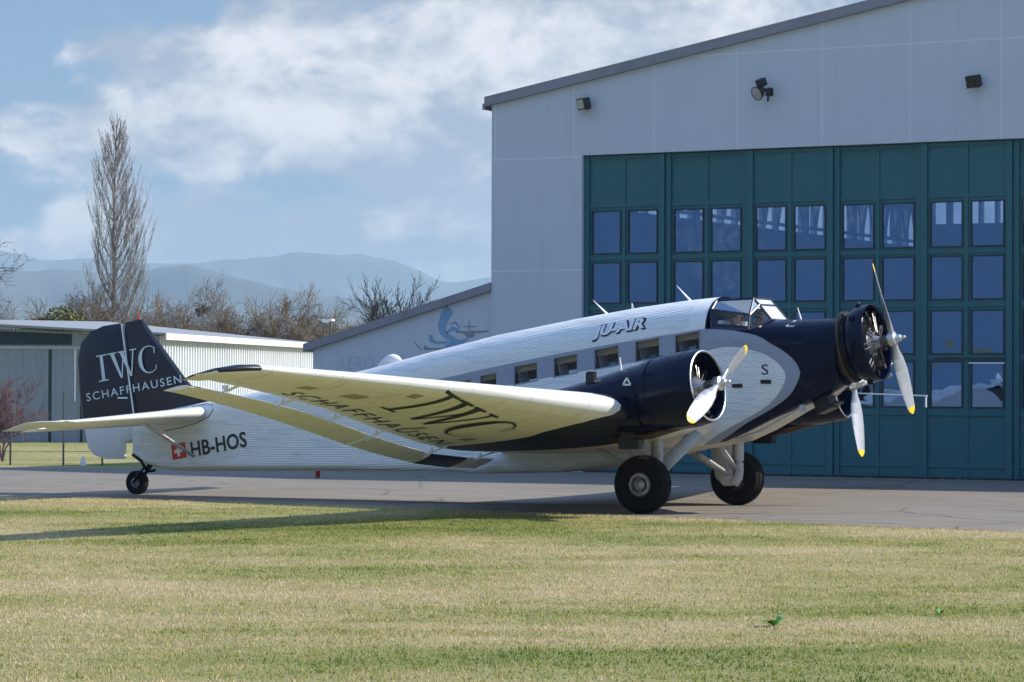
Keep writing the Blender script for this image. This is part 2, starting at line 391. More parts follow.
M['mural2'] = mat('faded_grey_mural_paint', (0.22, 0.25, 0.30), 0.8)
M['mural3'] = mat('faded_mural_letters', (0.40, 0.46, 0.54), 0.8)
def corr_fn(c0, c1, axis, pitch):
    def f(n, tc):
        a = n.m('SINE', n.m('MULTIPLY', n.vm('DOT_PRODUCT', tc, axis), 2 * math.pi / pitch))
        st = n.noise(n.vm('MULTIPLY', tc, (3, 3, 0.3)), 1.5, 5, 0.6)
        return dict(color=n.mix(n.sstep(st, 0.4, 0.8), c0, c1), rough=0.55, normal=n.bump(a, 1.0, 0.03))
    return f

# ------------------------------------------------------------------ SETTING: ground, tarmac
def ground_fn(n, tc):
    big = n.noise(n.vm('MULTIPLY', tc, (1, 1, 0)), 0.02, 6, 0.6)
    v = n.comb(n.m('MULTIPLY', n.vm('DOT_PRODUCT', tc, tuple(cr)), 0.38), n.vm('DOT_PRODUCT', tc, tuple(cd)), 0)
    band = n.noise(v, 0.26, 5, 0.6, 0.4)
    small = n.noise(tc, 9, 5, 0.7)
    f = n.m('ADD', n.m('MULTIPLY', band, 0.75), n.m('MULTIPLY', small, 0.25))
    c = n.ramp(f, [(0.34, (0.20, 0.21, 0.075)), (0.47, (0.32, 0.30, 0.13)), (0.60, (0.44, 0.37, 0.22))])
    c = n.mix(n.m('MULTIPLY', n.sstep(big, 0.4, 0.6), 0.3), c, (0.10, 0.15, 0.04))
    return dict(color=c, rough=0.95, normal=n.bump(n.noise(tc, 14, 6, 0.7), 0.8, 0.05))
M['ground'] = mat('grass_soil', fn=ground_fn, spec=0.1)
G = MB()
c0 = spot(0, 12000)
G.poly([(c0.x - 30000, c0.y - 30000, 0), (c0.x + 30000, c0.y - 30000, 0), (c0.x + 30000, c0.y + 30000, 0), (c0.x - 30000, c0.y + 30000, 0)])
tag(G.build('ground', M['ground']), kind='structure')

def tarmac_fn(n, tc):
    x, y, z = n.xyz(tc)
    a = n.noise(tc, 0.25, 6, 0.6)
    s_ = n.noise(n.vm('MULTIPLY', tc, (0.25, 1.4, 1)), 0.9, 6, 0.65)
    fine = n.noise(tc, 40, 3, 0.6)
    c = n.mix(n.sstep(s_, 0.35, 0.7), (0.235, 0.208, 0.172), (0.175, 0.157, 0.136))
    c = n.mix(n.m('MULTIPLY', n.sstep(a, 0.45, 0.7), 0.6), c, (0.245, 0.22, 0.19))
    c = n.mix(n.m('MULTIPLY', fine, 0.25), c, (0.09, 0.088, 0.085))
    crack = n.node('ShaderNodeTexVoronoi', feature='DISTANCE_TO_EDGE'); n.put(crack.inputs['Vector'], n.vm('ADD', n.vm('MULTIPLY', tc, (1, 1, 0)), n.comb(a, s_, 0))); crack.inputs['Scale'].default_value = 0.22
    c = n.mix(n.m('MULTIPLY', n.m('LESS_THAN', crack.outputs[0], 0.006), 0.6), c, (0.05, 0.05, 0.05))
    oil = n.noise(tc, 0.8, 4, 0.5)
    c = n.mix(n.m('MULTIPLY', n.sstep(oil, 0.66, 0.78), 0.4), c, (0.06, 0.058, 0.055))
    return dict(color=c, rough=0.85, normal=n.bump(fine, 0.4, 0.01))
M['tarmac'] = mat('worn_tarmac', fn=tarmac_fn, spec=0.25)
EDGE = [(-60, -14.0), (-30, -6.2), (-20, -4.0), (-14.44, -2.62), (-10.2, -1.95), (-7.7, -1.95), (-5.16, -2.3), (-2.54, -2.65), (1.73, -3.35), (4.05, -4.0), (7.92, -4.5), (14, -5.4), (40, -9)]
def edge_y(x): return lerp(x, EDGE)
T_ = MB()
xs = [-60 + i * 0.5 for i in range(201)]
rg = random.Random(3)
near = [(x, edge_y(x) + rg.uniform(-0.06, 0.06) + 0.12 * math.sin(x * 0.9), 0.006) for x in xs]
far = [(40, 62, 0.006), (-16, 62, 0.006), (-17, 20.5, 0.006), (-19.5, 16.1, 0.006), (-27.3, 13.0, 0.006), (-60, 2.0, 0.006)]
bmt = bmesh.new()
vsn = [bmt.verts.new(p) for p in near + far]
ff = bmt.faces.new(vsn); bmesh.ops.triangulate(bmt, faces=[ff])
me = bpy.data.meshes.new('tarmac'); bmt.to_mesh(me); bmt.free()
for p in me.polygons:
    if p.normal.z < 0: p.flip()
tag(link('tarmac', me, None, M['tarmac']), kind='structure')

# grass blades in front
def grass_fn(n, tc):
    v = n.comb(n.m('MULTIPLY', n.vm('DOT_PRODUCT', tc, tuple(cr)), 0.38), n.vm('DOT_PRODUCT', tc, tuple(cd)), 0)
    band = n.noise(v, 0.26, 5, 0.6, 0.4)
    patch = n.noise(n.vm('MULTIPLY', tc, (1, 1, 0)), 1.3, 5, 0.65)
    at = n.node('ShaderNodeAttribute', attribute_name='rnd').outputs['Fac']
    f = n.m('ADD', n.m('ADD', n.m('MULTIPLY', band, 0.66), n.m('MULTIPLY', patch, 0.34)), n.m('MULTIPLY', n.m('SUBTRACT', at, 0.5), 0.20))
    wide = n.noise(n.vm('MULTIPLY', tc, (1, 1, 0)), 0.17, 3, 0.55)
    pt2 = n.noise(n.vm('MULTIPLY', tc, (1, 1, 0)), 6.0, 4, 0.7)
    f = n.m('ADD', n.m('ADD', n.m('MULTIPLY', n.m('SUBTRACT', f, 0.5), 2.3), 0.59), n.m('ADD', n.m('MULTIPLY', n.m('SUBTRACT', pt2, 0.5), 0.42), n.m('MULTIPLY', n.m('SUBTRACT', wide, 0.5), 1.4)))
    c = n.ramp(f, [(0.12, (0.10, 0.17, 0.035)), (0.36, (0.24, 0.29, 0.065)), (0.54, (0.42, 0.39, 0.14)), (0.70, (0.62, 0.50, 0.29)), (0.95, (0.74, 0.60, 0.42))])
    nt_ = n.nt; o_ = nt_.nodes['Material Output']; p_ = nt_.nodes['Principled BSDF']
    tl = n.node('ShaderNodeBsdfTranslucent'); n.put(tl.inputs[0], c); mx = n.node('ShaderNodeMixShader'); mx.inputs[0].default_value = 0.45
    nt_.links.new(p_.outputs[0], mx.inputs[1]); nt_.links.new(tl.outputs[0], mx.inputs[2]); nt_.links.new(mx.outputs[0], o_.inputs[0])
    return dict(color=c, rough=0.7)
M['grass'] = mat('grass_blades', fn=grass_fn, spec=0.2)
def blades(name, N_, dmin, dmax, seed, hs=1.0, mask=None, pw=1.0):
    r = np.random.default_rng(seed)
    D = dmin + (dmax - dmin) * r.random(N_) ** pw
    lat = (r.random(N_) - 0.5) * (D * 0.36 * 1.7)
    cxy = np.array([CAM.x, CAM.y]); R_ = np.array([cr.x, cr.y]); D_ = np.array([cd.x, cd.y])
    P = cxy + lat[:, None] * R_ + D[:, None] * D_
    if mask is not None: P = P[mask(P)]
    n_ = len(P)
    tg = r.random((701, 701)).astype(np.float32)
    gx, gy = (P[:, 0] * 7.3 + 900), (P[:, 1] * 7.3 + 900); ix, iy = gx.astype(int), gy.astype(int); fx, fy = gx - ix, gy - iy
    T_g = lambda a, b_: tg[a % 701, b_ % 701]
    clump = (T_g(ix, iy) * (1 - fx) + T_g(ix + 1, iy) * fx) * (1 - fy) + (T_g(ix, iy + 1) * (1 - fx) + T_g(ix + 1, iy + 1) * fx) * fy
    clump = np.clip((clump - .25) * 1.8, 0, 1) ** 1.6
    h = (0.012 + 0.024 * r.random(n_)) * (0.55 + 1.0 * clump) * hs
    w_ = 0.004 + 0.005 * r.random(n_)
    a = r.random(n_) * 2 * math.pi
    lean = (r.random(n_) ** 1.5) * h * 0.9; la = r.random(n_) * 2 * math.pi
    V = np.zeros((n_, 3, 3), np.float32)
    V[:, 0, 0] = P[:, 0] - np.cos(a) * w_; V[:, 0, 1] = P[:, 1] - np.sin(a) * w_
    V[:, 1, 0] = P[:, 0] + np.cos(a) * w_; V[:, 1, 1] = P[:, 1] + np.sin(a) * w_
    V[:, 2, 0] = P[:, 0] + np.cos(la) * lean; V[:, 2, 1] = P[:, 1] + np.sin(la) * lean; V[:, 2, 2] = h
    me = bpy.data.meshes.new(name); me.vertices.add(n_ * 3); me.vertices.foreach_set('co', V.ravel())
    me.loops.add(n_ * 3); me.loops.foreach_set('vertex_index', np.arange(n_ * 3, dtype=np.int32))
    me.polygons.add(n_); me.polygons.foreach_set('loop_start', np.arange(0, n_ * 3, 3, dtype=np.int32))
    at = me.attributes.new('rnd', 'FLOAT', 'POINT'); at.data.foreach_set('value', np.repeat(r.random(n_), 3).astype(np.float32))
    me.update(); me.validate()
    return link(name, me, None, M['grass'])
ex = np.array([p[0] for p in EDGE]); ey = np.array([p[1] for p in EDGE])
mk = lambda P: P[:, 1] < np.interp(P[:, 0], ex, ey) + 0.05 + 0.12 * np.sin(P[:, 0] * 0.9)
tag(blades('grass', 760000, 21.5, 64, 1, mask=mk, pw=0.85), 'short patchy green and straw coloured grass in front of the tarmac', 'grass', kind='stuff')
mk2 = lambda P: (P[:, 0] < -18) & (P[:, 1] > np.interp(P[:, 0], [-60, -27.3, -19.5], [2.0, 13.0, 16.1]))
tag(blades('verge_grass', 60000, 74, 112, 2, hs=1.6, mask=mk2), 'strip of grass before the low corrugated building', 'grass', kind='stuff')

# weeds in the grass
M['weed'] = mat('weed_leaf', fn=lambda n, tc: dict(color=n.mix(n.noise(tc, 9, 3), (0.10, 0.30, 0.05), (0.17, 0.40, 0.08)), rough=0.5))
def weed(lat, depth, s_, seed, label):
    r = random.Random(seed); b = MB(); p = spot(lat, depth)
    for k in range(22):
        a = r.uniform(0, 6.28); L = s_ * r.uniform(0.5, 1); e = r.uniform(0.25, 1.1)
        d = Vector((math.cos(a), math.sin(a), 0)); sd = Vector((-d.y, d.x, 0)) * L * 0.13
        q = [Vector((0, 0, 0.01)), d * L * 0.5 * math.cos(e) + Vector((0, 0, L * 0.5 * math.sin(e))), d * L * math.cos(e) * 1.1 + Vector((0, 0, L * 0.62 * math.sin(e)))]
        b.add([q[0] - sd * .3, q[0] + sd * .3, q[1] + sd, q[2], q[1] - sd], [(0, 1, 2, 3, 4)])
    o = b.build('weed', M['weed']); o.location = p
    return tag(o, label, 'weed', 'broad leaved weeds in the grass')
weed(2.59, 28.1, 0.24, 1, 'larger flat rosette of broad green leaves in the foreground grass')
weed(4.45, 29.6, 0.13, 2, 'small upright tuft of dark green leaves in the grass near the right')

# hills far behind --------------------------------------------------
M['forest'] = mat('far_forest', fn=lambda n, tc: dict(color=n.mix(n.sstep(n.noise(tc, 0.0012, 6, 0.6), 0.4, 0.6), (0.05, 0.065, 0.05), (0.10, 0.11, 0.09)), rough=0.95), spec=0.05)
def ridge(name, dist, prof, depth, seed):
    """a real range of hills: prof = (bearing as lateral/distance*2850, height as rise/distance*2850)"""
    NL, ND = 220, 26; vs = []; px0, px1 = prof[0][0], prof[-1][0]
    ph = [random.Random(seed + i).uniform(0, 6.28) for i in range(12)]
    for i in range(NL):
        px = px0 + (px1 - px0) * i / (NL - 1)
        lat = px / 2850 * dist; pk = (lerp(px, prof) + 4) / 2850 * dist + 2.4
        pk += sum(math.sin(px * (0.05 * 1.6 ** j) + ph[j]) * 0.9 / 1.5 ** j for j in range(8)) / 2850 * dist
        for j in range(ND):
            t = j / (ND - 1) * 2 - 1
            s_ = max(0, 1 - abs(t)) ** 1.25
            wob = 1 + 0.18 * math.sin(px * 0.06 + t * 7 + ph[8]) * (1 - s_) + 0.09 * math.sin(px * 0.19 + t * 11 + ph[9]) * (1 - s_)
            p = spot(lat * (1 + t * depth / dist), dist + t * depth, max(-0.5, pk * s_ * wob - 0.5))
            vs.append(p)
    fs = [(i * ND + j, (i + 1) * ND + j, (i + 1) * ND + j + 1, i * ND + j + 1) for i in range(NL - 1) for j in range(ND - 1)]
    b = MB(); b.add(vs, fs)
    return tag(b.build(name, M['forest'], smooth=True), kind='structure')
ridge('hills_far', 14000, [(-1100, 100), (-700, 118), (-512, 131), (-457, 122), (-365, 120), (-307, 118), (-256, 126), (-219, 131), (-193, 127), (-150, 130), (-112, 120), (-80, 106), (-62, 98), (-30, 104), (60, 110), (300, 100), (700, 90), (1300, 60)], 3200, 5)
ridge('hills_near', 8500, [(-1100, 80), (-600, 104), (-457, 113), (-400, 106), (-322, 118), (-292, 109), (-256, 98), (-200, 88), (-150, 80), (-100, 68), (-50, 60), (100, 55), (400, 60), (1100, 40)], 2000, 9)

# ------------------------------------------------------------------ HANGAR
YF = 18.62; HX = 14.64; YB = YF + 32
hang = tag(empty('hangar', (0, YF, 0)), 'large pale rendered hangar with tall teal glazed sliding doors behind the aircraft', 'hangar')
hang.location = (0, 0, 0)
def roof_z(x): return 9.93 + (HX - abs(x)) * 0.1755
b = MB()
OX0, OX1, OZ = -11.88, 11.92, 8.46
th_ = 0.35
# gable front wall around the opening, as prisms butted end to end
b.prism([(-HX, YF, 0), (OX0, YF, 0), (OX0, YF, roof_z(OX0)), (-HX, YF, roof_z(-HX))], (0, th_, 0))
b.prism([(OX1, YF, 0), (HX, YF, 0), (HX, YF, roof_z(HX)), (OX1, YF, roof_z(OX1))], (0, th_, 0))
b.prism([(OX0, YF, OZ), (OX1, YF, OZ), (OX1, YF, roof_z(OX1)), (0, YF, roof_z(0)), (OX0, YF, roof_z(OX0))], (0, th_, 0))
b.build('front_wall', M['wall'], hang)
b = MB()
b.box(-HX, -HX + 0.3, YF + th_, YB, 0, 7.45); b.box(-HX, -HX + 0.3, YF + th_, YB, 8.75, 9.80)
yy = YF + th_
while yy < YB - .2:
    b.box(-HX + .05, -HX + .25, yy, yy + (.55 if int((yy - YF) / 1.1) % 4 == 3 else .13), 7.45, 8.75); yy += 1.1
b.build('side_wall', M['wall'], hang)
for kk in range(7):
    b = MB(); ya = YF + 2.2 + kk * 4.2
    for q in range(4):
        y_ = ya + q * 1.05; b.tube([(-HX + 1.2, y_, 7.5), (-HX + 1.2, y_ + .52, 8.9), (-HX + 1.2, y_ + 1.05, 7.5)], .05, 5)
    b.tube([(-HX + 1.2, ya, 7.5), (-HX + 1.2, ya + 4.15, 7.5)], .06, 5); b.build('roof_truss', M['dark'], hang)
b = MB(); b.box(HX - 0.3, HX, YF + th_, YB, 0, 9.80); b.build('side_wall', M['wall'], hang)
# back wall with a clerestory of openings
b = MB()
b.box(-HX + .3, HX - .3, YB - .3, YB, 0, 8.25)
b.prism([(-HX + .3, YB, 9.35), (HX - .3, YB, 9.35), (HX - .3, YB, roof_z(HX) - .1), (0, YB, roof_z(0) - .1), (-HX + .3, YB, roof_z(HX) - .1)], (0, -0.3, 0))
x = -HX + .3
while x < HX - .4:
    b.box(x, x + 0.12, YB - .3, YB, 8.25, 9.35); x += 0.62
b.build('back_wall', M['dark'], hang)
b = MB()
for x0 in range(-14, 15, 2):
    b.box(x0 - .05, x0 + .05, YF + 18, YF + 18.1, 7.0, 10.2)
for k in range(3):
    yy = YF + 6 + k * 8
    b.tube([(-14, yy, 8.5), (14, yy, 8.5)], 0.07, 6); b.tube([(-14, yy, 9.6), (0, yy, 12.0), (14, yy, 9.6)], 0.07, 6)
    for q in range(-14, 14, 1):
        b.tube([(q, yy, 8.5), (q + 0.5, yy, roof_z(q + .5) - .35), (q + 1, yy, 8.5)], 0.045, 5)
b.build('roof_truss', M['grey'], hang)
b = MB(); b.box(-HX + .3, HX - .3, YF + 1.3, YB - .3, 0.008, 0.02); b.build('floor_slab', M['floor'], hang)
# roof slab with deep edge
b = MB(); ov = 0.16
for sx in (-1, 1):
    z0, z1 = roof_z(HX + ov), roof_z(0)
    pts = [(sx * (HX + ov), YF - 0.14, z0 - .02), (0, YF - 0.14, z1), (0, YF - 0.14, z1 + .26), (sx * (HX + ov), YF - 0.14, z0 + .24)]
    b.prism(pts, (0, YB - YF + .4, 0))
b.build('roof', M['fascia'], hang)
b = MB()
b.box(-HX - 0.24, -HX - 0.161, YF - 0.10, YB, 9.80, 9.96)
b.tube([(-HX - 0.06, YF + 0.25, 9.8), (-HX - 0.06, YF + 0.25, 6.4)], 0.05, 8)
b.build('gutter', M['fascia'], hang)
# door leaves
LW = 2.38
WX = [(0.21, 1.08), (1.28, 2.16)]
WZ = [(1.79, 2.96), (3.13, 4.24), (4.49, 5.60), (5.81, 6.97)]
def door_leaf():
    d = MB(); T = None
    xs_ = [0.0, 0.21, 1.08, 1.28, 2.16, 2.37]
    y0, y1, yp = 0.0, 0.07, 0.05
    # stiles (proud), rails between them
    d.box(0.004, 0.15, -0.05, y1, 0.05, 8.44)                      # left stile proud
    d.box(2.22, 2.372, -0.05, y1, 0.05, 8.44)
    d.box(1.14, 1.22, -0.012, y1, 0.05, 8.44)
    for a, c in ((0.15, 1.14), (1.22, 2.22)):
        # sheet rails
        zz = [0.05] + [v for r_ in WZ for v in r_] + [8.44]
        for k in range(0, len(zz), 2): 
            d.box(a, c, yp - .03, y1, zz[k], zz[k + 1])
        for z_ in (0.30, 1.60, 3.00, 4.32, 5.66, 7.06, 8.34):
            d.box(a, c, -0.012, yp - .03, z_, z_ + 0.09)
        # window surround jambs beside the pane
        wx = WX[0] if a < 1 else WX[1]
        for z0, z1 in WZ:
            if wx[0] > a: d.box(a, wx[0], yp - .03, y1, z0, z1)
            if wx[1] < c: d.box(wx[1], c, yp - .03, y1, z0, z1)
    return d
protoleaf = None
leafs = []
for i in range(10):
    ox, oy = OX0 + i * LW, YF + 0.16 + (0.07 if i % 2 else 0.0)
    if protoleaf is None:
        lf = door_leaf().build('sliding_door', M['teal'], hang); lf.location = (ox, oy, 0)
        for z0, z1 in WZ:
            for x0, x1 in WX:
                wb = MB()
                f_ = 0.035
                for bx in ((x0, x0 + f_, z0, z1), (x1 - f_, x1, z0, z1), (x0 + f_, x1 - f_, z0, z0 + f_), (x0 + f_, x1 - f_, z1 - f_, z1)):
                    wb.box(bx[0], bx[1], -0.004, 0.045, bx[2], bx[3], mi=0)
                wb.box(x0 + f_, x1 - f_, 0.030, 0.036, z0 + f_, z1 - f_, mi=1)
                wb.build('window', [M['tealdark'], M['hangarglass']], lf)
        protoleaf = lf
    else:
        c_ = copy_tree(protoleaf); c_.parent = hang; c_.location = (ox, oy, 0)
        c_.name = 'sliding_door'
        leafs.append(c_)
        if i == 4:
            h_ = MB(); h_.box(1.26, 2.18, -0.075, -0.03, 2.895, 2.93); h_.build('white_strip', M['whiteletter'], c_)  # thin white strip across the top of a lower window
            h_ = MB(); h_.box(0.35, 2.2, -0.06, -0.02, 3.02, 3.05); h_.build('bolt_rod', M['lamp'], c_)
b = MB(); b.box(OX0, OX1, YF + 0.10, YF + 0.155, 0.0, 0.045); b.build('door_rail', M['steel'], hang)

# floodlights on the wall
def flood(px_x, z, kind, label):
    o = empty('floodlight', (px_x, YF, z)); tag(o, label, 'floodlight', 'floodlights on the hangar gable')
    Tq = Matrix.Rotation(R(-32), 4, 'Z') @ Matrix.Rotation(R(12), 4, 'X')
    if kind == 'round':
        Tq = Matrix.Translation((-0.12, -0.45, -0.05)) @ Matrix.Rotation(R(-26), 4, 'Z') @ Matrix.Rotation(R(25), 4, 'X')
        L = Tq @ Matrix.Rotation(R(-90), 4, 'Z')
        b = MB(); b.lathe([(-0.16, 0.0), (-0.16, 0.08), (-0.05, 0.15), (0.06, 0.19), (0.075, 0.19), (0.075, 0.175)], L, 28)
        b.box(-0.10, 0.10, 0.10, 0.30, 0.10, 0.30, Tq); b.build('housing', M['lamp'], o, True, 40)
        b = MB(); b.lathe([(0.068, 0.175), (0.085, 0.10), (0.09, 0.0)], L, 28); b.build('lens', M['lens'], o, True)
        b = MB(); b.tube([(0, -.02, 0.0), (0.02, -0.2, 0.02), (-.05, -0.32, 0.08)], 0.03, 6); b.tube([(.14, -.36, .08), (.12, -.4, -.28)], .03, 6); b.box(-0.10, 0.10, -0.035, -0.002, -0.1, 0.1); b.build('bracket', M['lamp'], o)
    else:
        Tq = Matrix.Translation((-0.05, -0.28, 0)) @ Tq; s_ = 0.19
        b = MB(); b.box(-s_, s_, -0.02, 0.14, -s_ * .8, s_ * .8, Tq)
        for q in range(4): b.box(-s_ * .8 + q * .1, -s_ * .8 + q * .1 + .03, 0.14, 0.19, -s_ * .7, s_ * .7, Tq)
        b.build('housing', M['lamp'], o)
        b = MB(); b.box(-s_ * .82, s_ * .82, -0.032, -0.0205, -s_ * .62, s_ * .62, Tq); b.build('lens', M['lens'] if kind == 'lit' else M['steel'], o)
        b = MB(); b.tube([(0.0, -.02, -.05), (0.0, -0.16, -0.05)], 0.03, 6); b.box(-0.07, 0.07, -0.03, -0.002, -.12, 0.03); b.build('bracket', M['lamp'], o)
    return o
flood(-11.72, 9.80, 'lit', 'small square floodlight with pale glass near the left end of the gable')
flood(-6.45, 9.90, 'round', 'round black floodlight with pale lens, the middle one on the gable')
flood(-0.86, 9.88, 'square', 'small dark boxy floodlight, the rightmost on the gable')

# annex with sloping roof and faded mural ---------------------------
ann = tag(empty('annex'), 'low pale annex with a sloping grey roof edge and faded blue mural beside the hangar', 'annex')
ax0, ax1 = -20.4, -HX - 0.004
def az_(x): return 3.30 + (x - ax0) * 0.274
b = MB(); b.prism([(ax0, 18.70, 0), (ax1, 18.70, 0), (ax1, 18.70, az_(ax1)), (ax0, 18.70, az_(ax0))], (0, 14, 0)); b.build('wall', M['wall'], ann)
b = MB(); b.prism([(ax0 - .25, 18.56, az_(ax0) - .07), (ax1, 18.56, az_(ax1)), (ax1, 18.56, az_(ax1) + .22), (ax0 - .25, 18.56, az_(ax0) + .15)], (0, 14.3, 0)); b.build('roof', M['fascia'], ann)
def flatstroke(b, pts, ws, y, mi=0):
    """a painted stroke on a wall facing -y, varying width"""
    L = len(pts); a = []; c = []
    for i, (x, z) in enumerate(pts):
        x0, z0 = pts[max(i - 1, 0)]; x1, z1 = pts[min(i + 1, L - 1)]
        l = math.hypot(x1 - x0, z1 - z0) or 1; nx, nz = -(z1 - z0) / l, (x1 - x0) / l
        a.append((x + nx * ws[i] / 2, y, z + nz * ws[i] / 2)); c.append((x - nx * ws[i] / 2, y, z - nz * ws[i] / 2))
    b.add(a + c, [(i, i + 1, L + i + 1, L + i) for i in range(L - 1)], mi)
def mz(px, py):   # wall picture coordinates, measured on the wall in centimetres from its corner
    return (-16.76 + (px - 425) * 0.0318, 4.38 - (py - 310) * 0.0267)
b = MB(); ym = 18.695
sw = lambda pts, ws, mi, yy: flatstroke(b, [mz(*p) for p in pts], ws, yy, mi)
sw([(450, 309), (445, 317), (442, 326), (443, 333), (448, 338), (456, 340)], [.30, .30, .26, .22, .16, .04], 0, ym)
sw([(447, 337), (452, 342), (460, 344), (468, 340)], [.05, .13, .16, .03], 0, ym - .002)
sw([(431, 336), (431, 341), (436, 344), (451, 343.5)], [.12, .14, .09, .04], 0, ym)
sw([(424, 349), (430, 350.5), (446, 350)], [.12, .05, .04], 1, ym)
sw([(445, 348), (456, 345.5), (464, 346)], [.05, .22, .10], 0, ym)
sw([(415, 344), (422, 352)], [.04, .03], 1, ym)
sw([(447, 334), (452, 329), (458, 332), (459, 328), (455, 323), (450, 325)], [.05, .12, .10, .05, .07, .03], 0, ym)
sw([(456, 333), (470, 333.5), (488, 332.5)], [.05, .06, .04], 1, ym - .004)
sw([(465, 334), (468, 336), (472, 335), (473, 332)], [.1, .18, .18, .08], 1, ym - .006)
sw([(469, 333), (469, 322)], [.03, .02], 1, ym - .008)
sw([(463, 327.5), (476, 327.5)], [.02, .02], 1, ym - .010)
b.build('mural', [M['mural'], M['mural2']], ann)
def text_obj(body, mats, parent, width, height, place, name='lettering', shear=0.0, bold=0.0, spacing=1.0, sub=0):
    """font outline -> mesh, scaled to width x height, each point mapped by place(u, v)"""
    cu = bpy.data.curves.new('t', 'FONT'); cu.body = body; cu.offset = bold; cu.space_character = spacing; cu.resolution_u = 4
    o = bpy.data.objects.new('t', cu); col.objects.link(o)
    bpy.context.view_layer.update()
    me = bpy.data.meshes.new_from_object(o.evaluated_get(bpy.context.evaluated_depsgraph_get()))
    bpy.data.objects.remove(o)
    xs_ = [v.co.x for v in me.vertices]; ys_ = [v.co.y for v in me.vertices]
    x0, x1, y0, y1 = min(xs_), max(xs_), min(ys_), max(ys_)
    bm = bmesh.new(); bm.from_mesh(me)
    for v in bm.verts:
        v.co.x = (v.co.x - x0) / (x1 - x0) * width; v.co.y = (v.co.y - y0) / (y1 - y0) * height; v.co.z = 0
    bmesh.ops.remove_doubles(bm, verts=bm.verts, dist=1e-5)
    for _ in range(sub):
        ed = [e for e in bm.edges if e.calc_length() > 0.06]
        if not ed: break
        bmesh.ops.subdivide_edges(bm, edges=ed, cuts=1); bmesh.ops.triangulate(bm, faces=bm.faces)
    for v in bm.verts: v.co = Vector(place(v.co.x + shear * v.co.y, v.co.y))
    bm.to_mesh(me); bm.free(); me.materials.clear()
    return link(name, me, parent, mats)
text_obj('AERO-STEG', M['mural3'], ann, 2.5, 0.38, lambda u, v: (-19.6 + u, 18.694, 2.72 + v), 'mural_lettering', spacing=1.15)

# low corrugated building at the left -------------------------------
low = tag(empty('low_building'), 'low corrugated metal building with a pale flat roof behind the tail of the aircraft', 'building')
CN = spot(-13.6, 110); RE = spot(-9.3, 141); LE_ = spot(-24.5, 111.5)
dr = (RE - CN).normalized(); dl = (LE_ - CN).normalized()
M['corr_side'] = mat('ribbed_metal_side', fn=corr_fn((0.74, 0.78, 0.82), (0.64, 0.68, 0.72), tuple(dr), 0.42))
M['corr_front'] = mat('ribbed_metal_front', fn=corr_fn((0.34, 0.38, 0.44), (0.27, 0.30, 0.36), tuple(dl), 0.17))  # same ribbed sheet as the sunlit side, its shade put into a darker colour
def wallquad(b, p, q, z0, z1, off, th=0.2, mi=None):
    nrm = Vector(((q - p).y, -(q - p).x, 0)).normalized()
    if nrm.dot(CAM - p) < 0: nrm = -nrm
    a = [p + nrm * off, q + nrm * off]
    z0 = z0 if isinstance(z0, tuple) else (z0, z0); z1 = z1 if isinstance(z1, tuple) else (z1, z1)
    b.prism([(a[0].x, a[0].y, z0[0]), (a[1].x, a[1].y, z0[1]), (a[1].x, a[1].y, z1[1]), (a[0].x, a[0].y, z1[0])], -nrm * th, mi)
nW = Vector((dr.y, -dr.x, 0)); nW = nW if nW.dot(CAM - CN) > 0 else -nW
LL = (RE - CN).length; zig = []; q = 0.0
while q < LL:
    zig += [CN + dr * q, CN + dr * (q + .24), CN + dr * (q + .27) + nW * .10, CN + dr * (q + .38) + nW * .10]; q += .42
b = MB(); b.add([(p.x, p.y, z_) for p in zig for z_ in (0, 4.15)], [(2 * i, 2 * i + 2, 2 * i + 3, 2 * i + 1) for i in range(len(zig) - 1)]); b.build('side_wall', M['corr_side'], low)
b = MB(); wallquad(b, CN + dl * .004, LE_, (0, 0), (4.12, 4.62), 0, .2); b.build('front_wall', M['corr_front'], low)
b = MB(); wallquad(b, CN + dl * 3.5, LE_, (3.78, 3.78), (4.20, 4.48), 0.012, .01); b.build('clerestory', M['tealdark'], low)
for t_ in (3.05, 4.3, 6.8, 9.2):
    b = MB(); wallquad(b, CN + dl * t_, CN + dl * (t_ + 0.10), 0, 3.6, 0.03, .028); b.build('door_seam', M['tealdark'], low)
b = MB(); wallquad(b, CN + dl * 3.3, CN + dl * 3.38, 1.6, 3.6, 0.06, .028); b.build('white_pipe', M['whiteletter'], low)
b = MB(); wallquad(b, CN + dl * .2, LE_, 3.62, 3.72, 0.05, .049); b.build('lintel', M['grey'], low)
M['flatroof'] = mat('pale_roof_sheet', (0.26, 0.28, 0.30), 0.6)
M['whitefascia'] = mat('white_fascia', (0.66, 0.68, 0.70), 0.5)
nR = Vector((dr.y, -dr.x, 0)); nR = nR if nR.dot(CAM - CN) > 0 else -nR
e0, e1 = CN + nR * .35 - dr * .5, RE + nR * .35
bk0, bk1 = LE_ - dr * .5, LE_ + (RE - CN)
b = MB()
b.add([(e0.x, e0.y, 4.24), (e1.x, e1.y, 4.24), (bk1.x, bk1.y, 5.35), (bk0.x, bk0.y, 4.82),
       (e0.x, e0.y, 4.16), (e1.x, e1.y, 4.16), (bk1.x, bk1.y, 5.25), (bk0.x, bk0.y, 4.72)], [(0, 1, 2, 3), (7, 6, 5, 4), (0, 4, 5, 1), (1, 5, 6, 2), (2, 6, 7, 3), (3, 7, 4, 0)])
b.build('roof', M['flatroof'], low)
b = MB(); wallquad(b, e0, e1, 3.98, 4.235, 0.05, .045); b.build('fascia', M['whitefascia'], low)

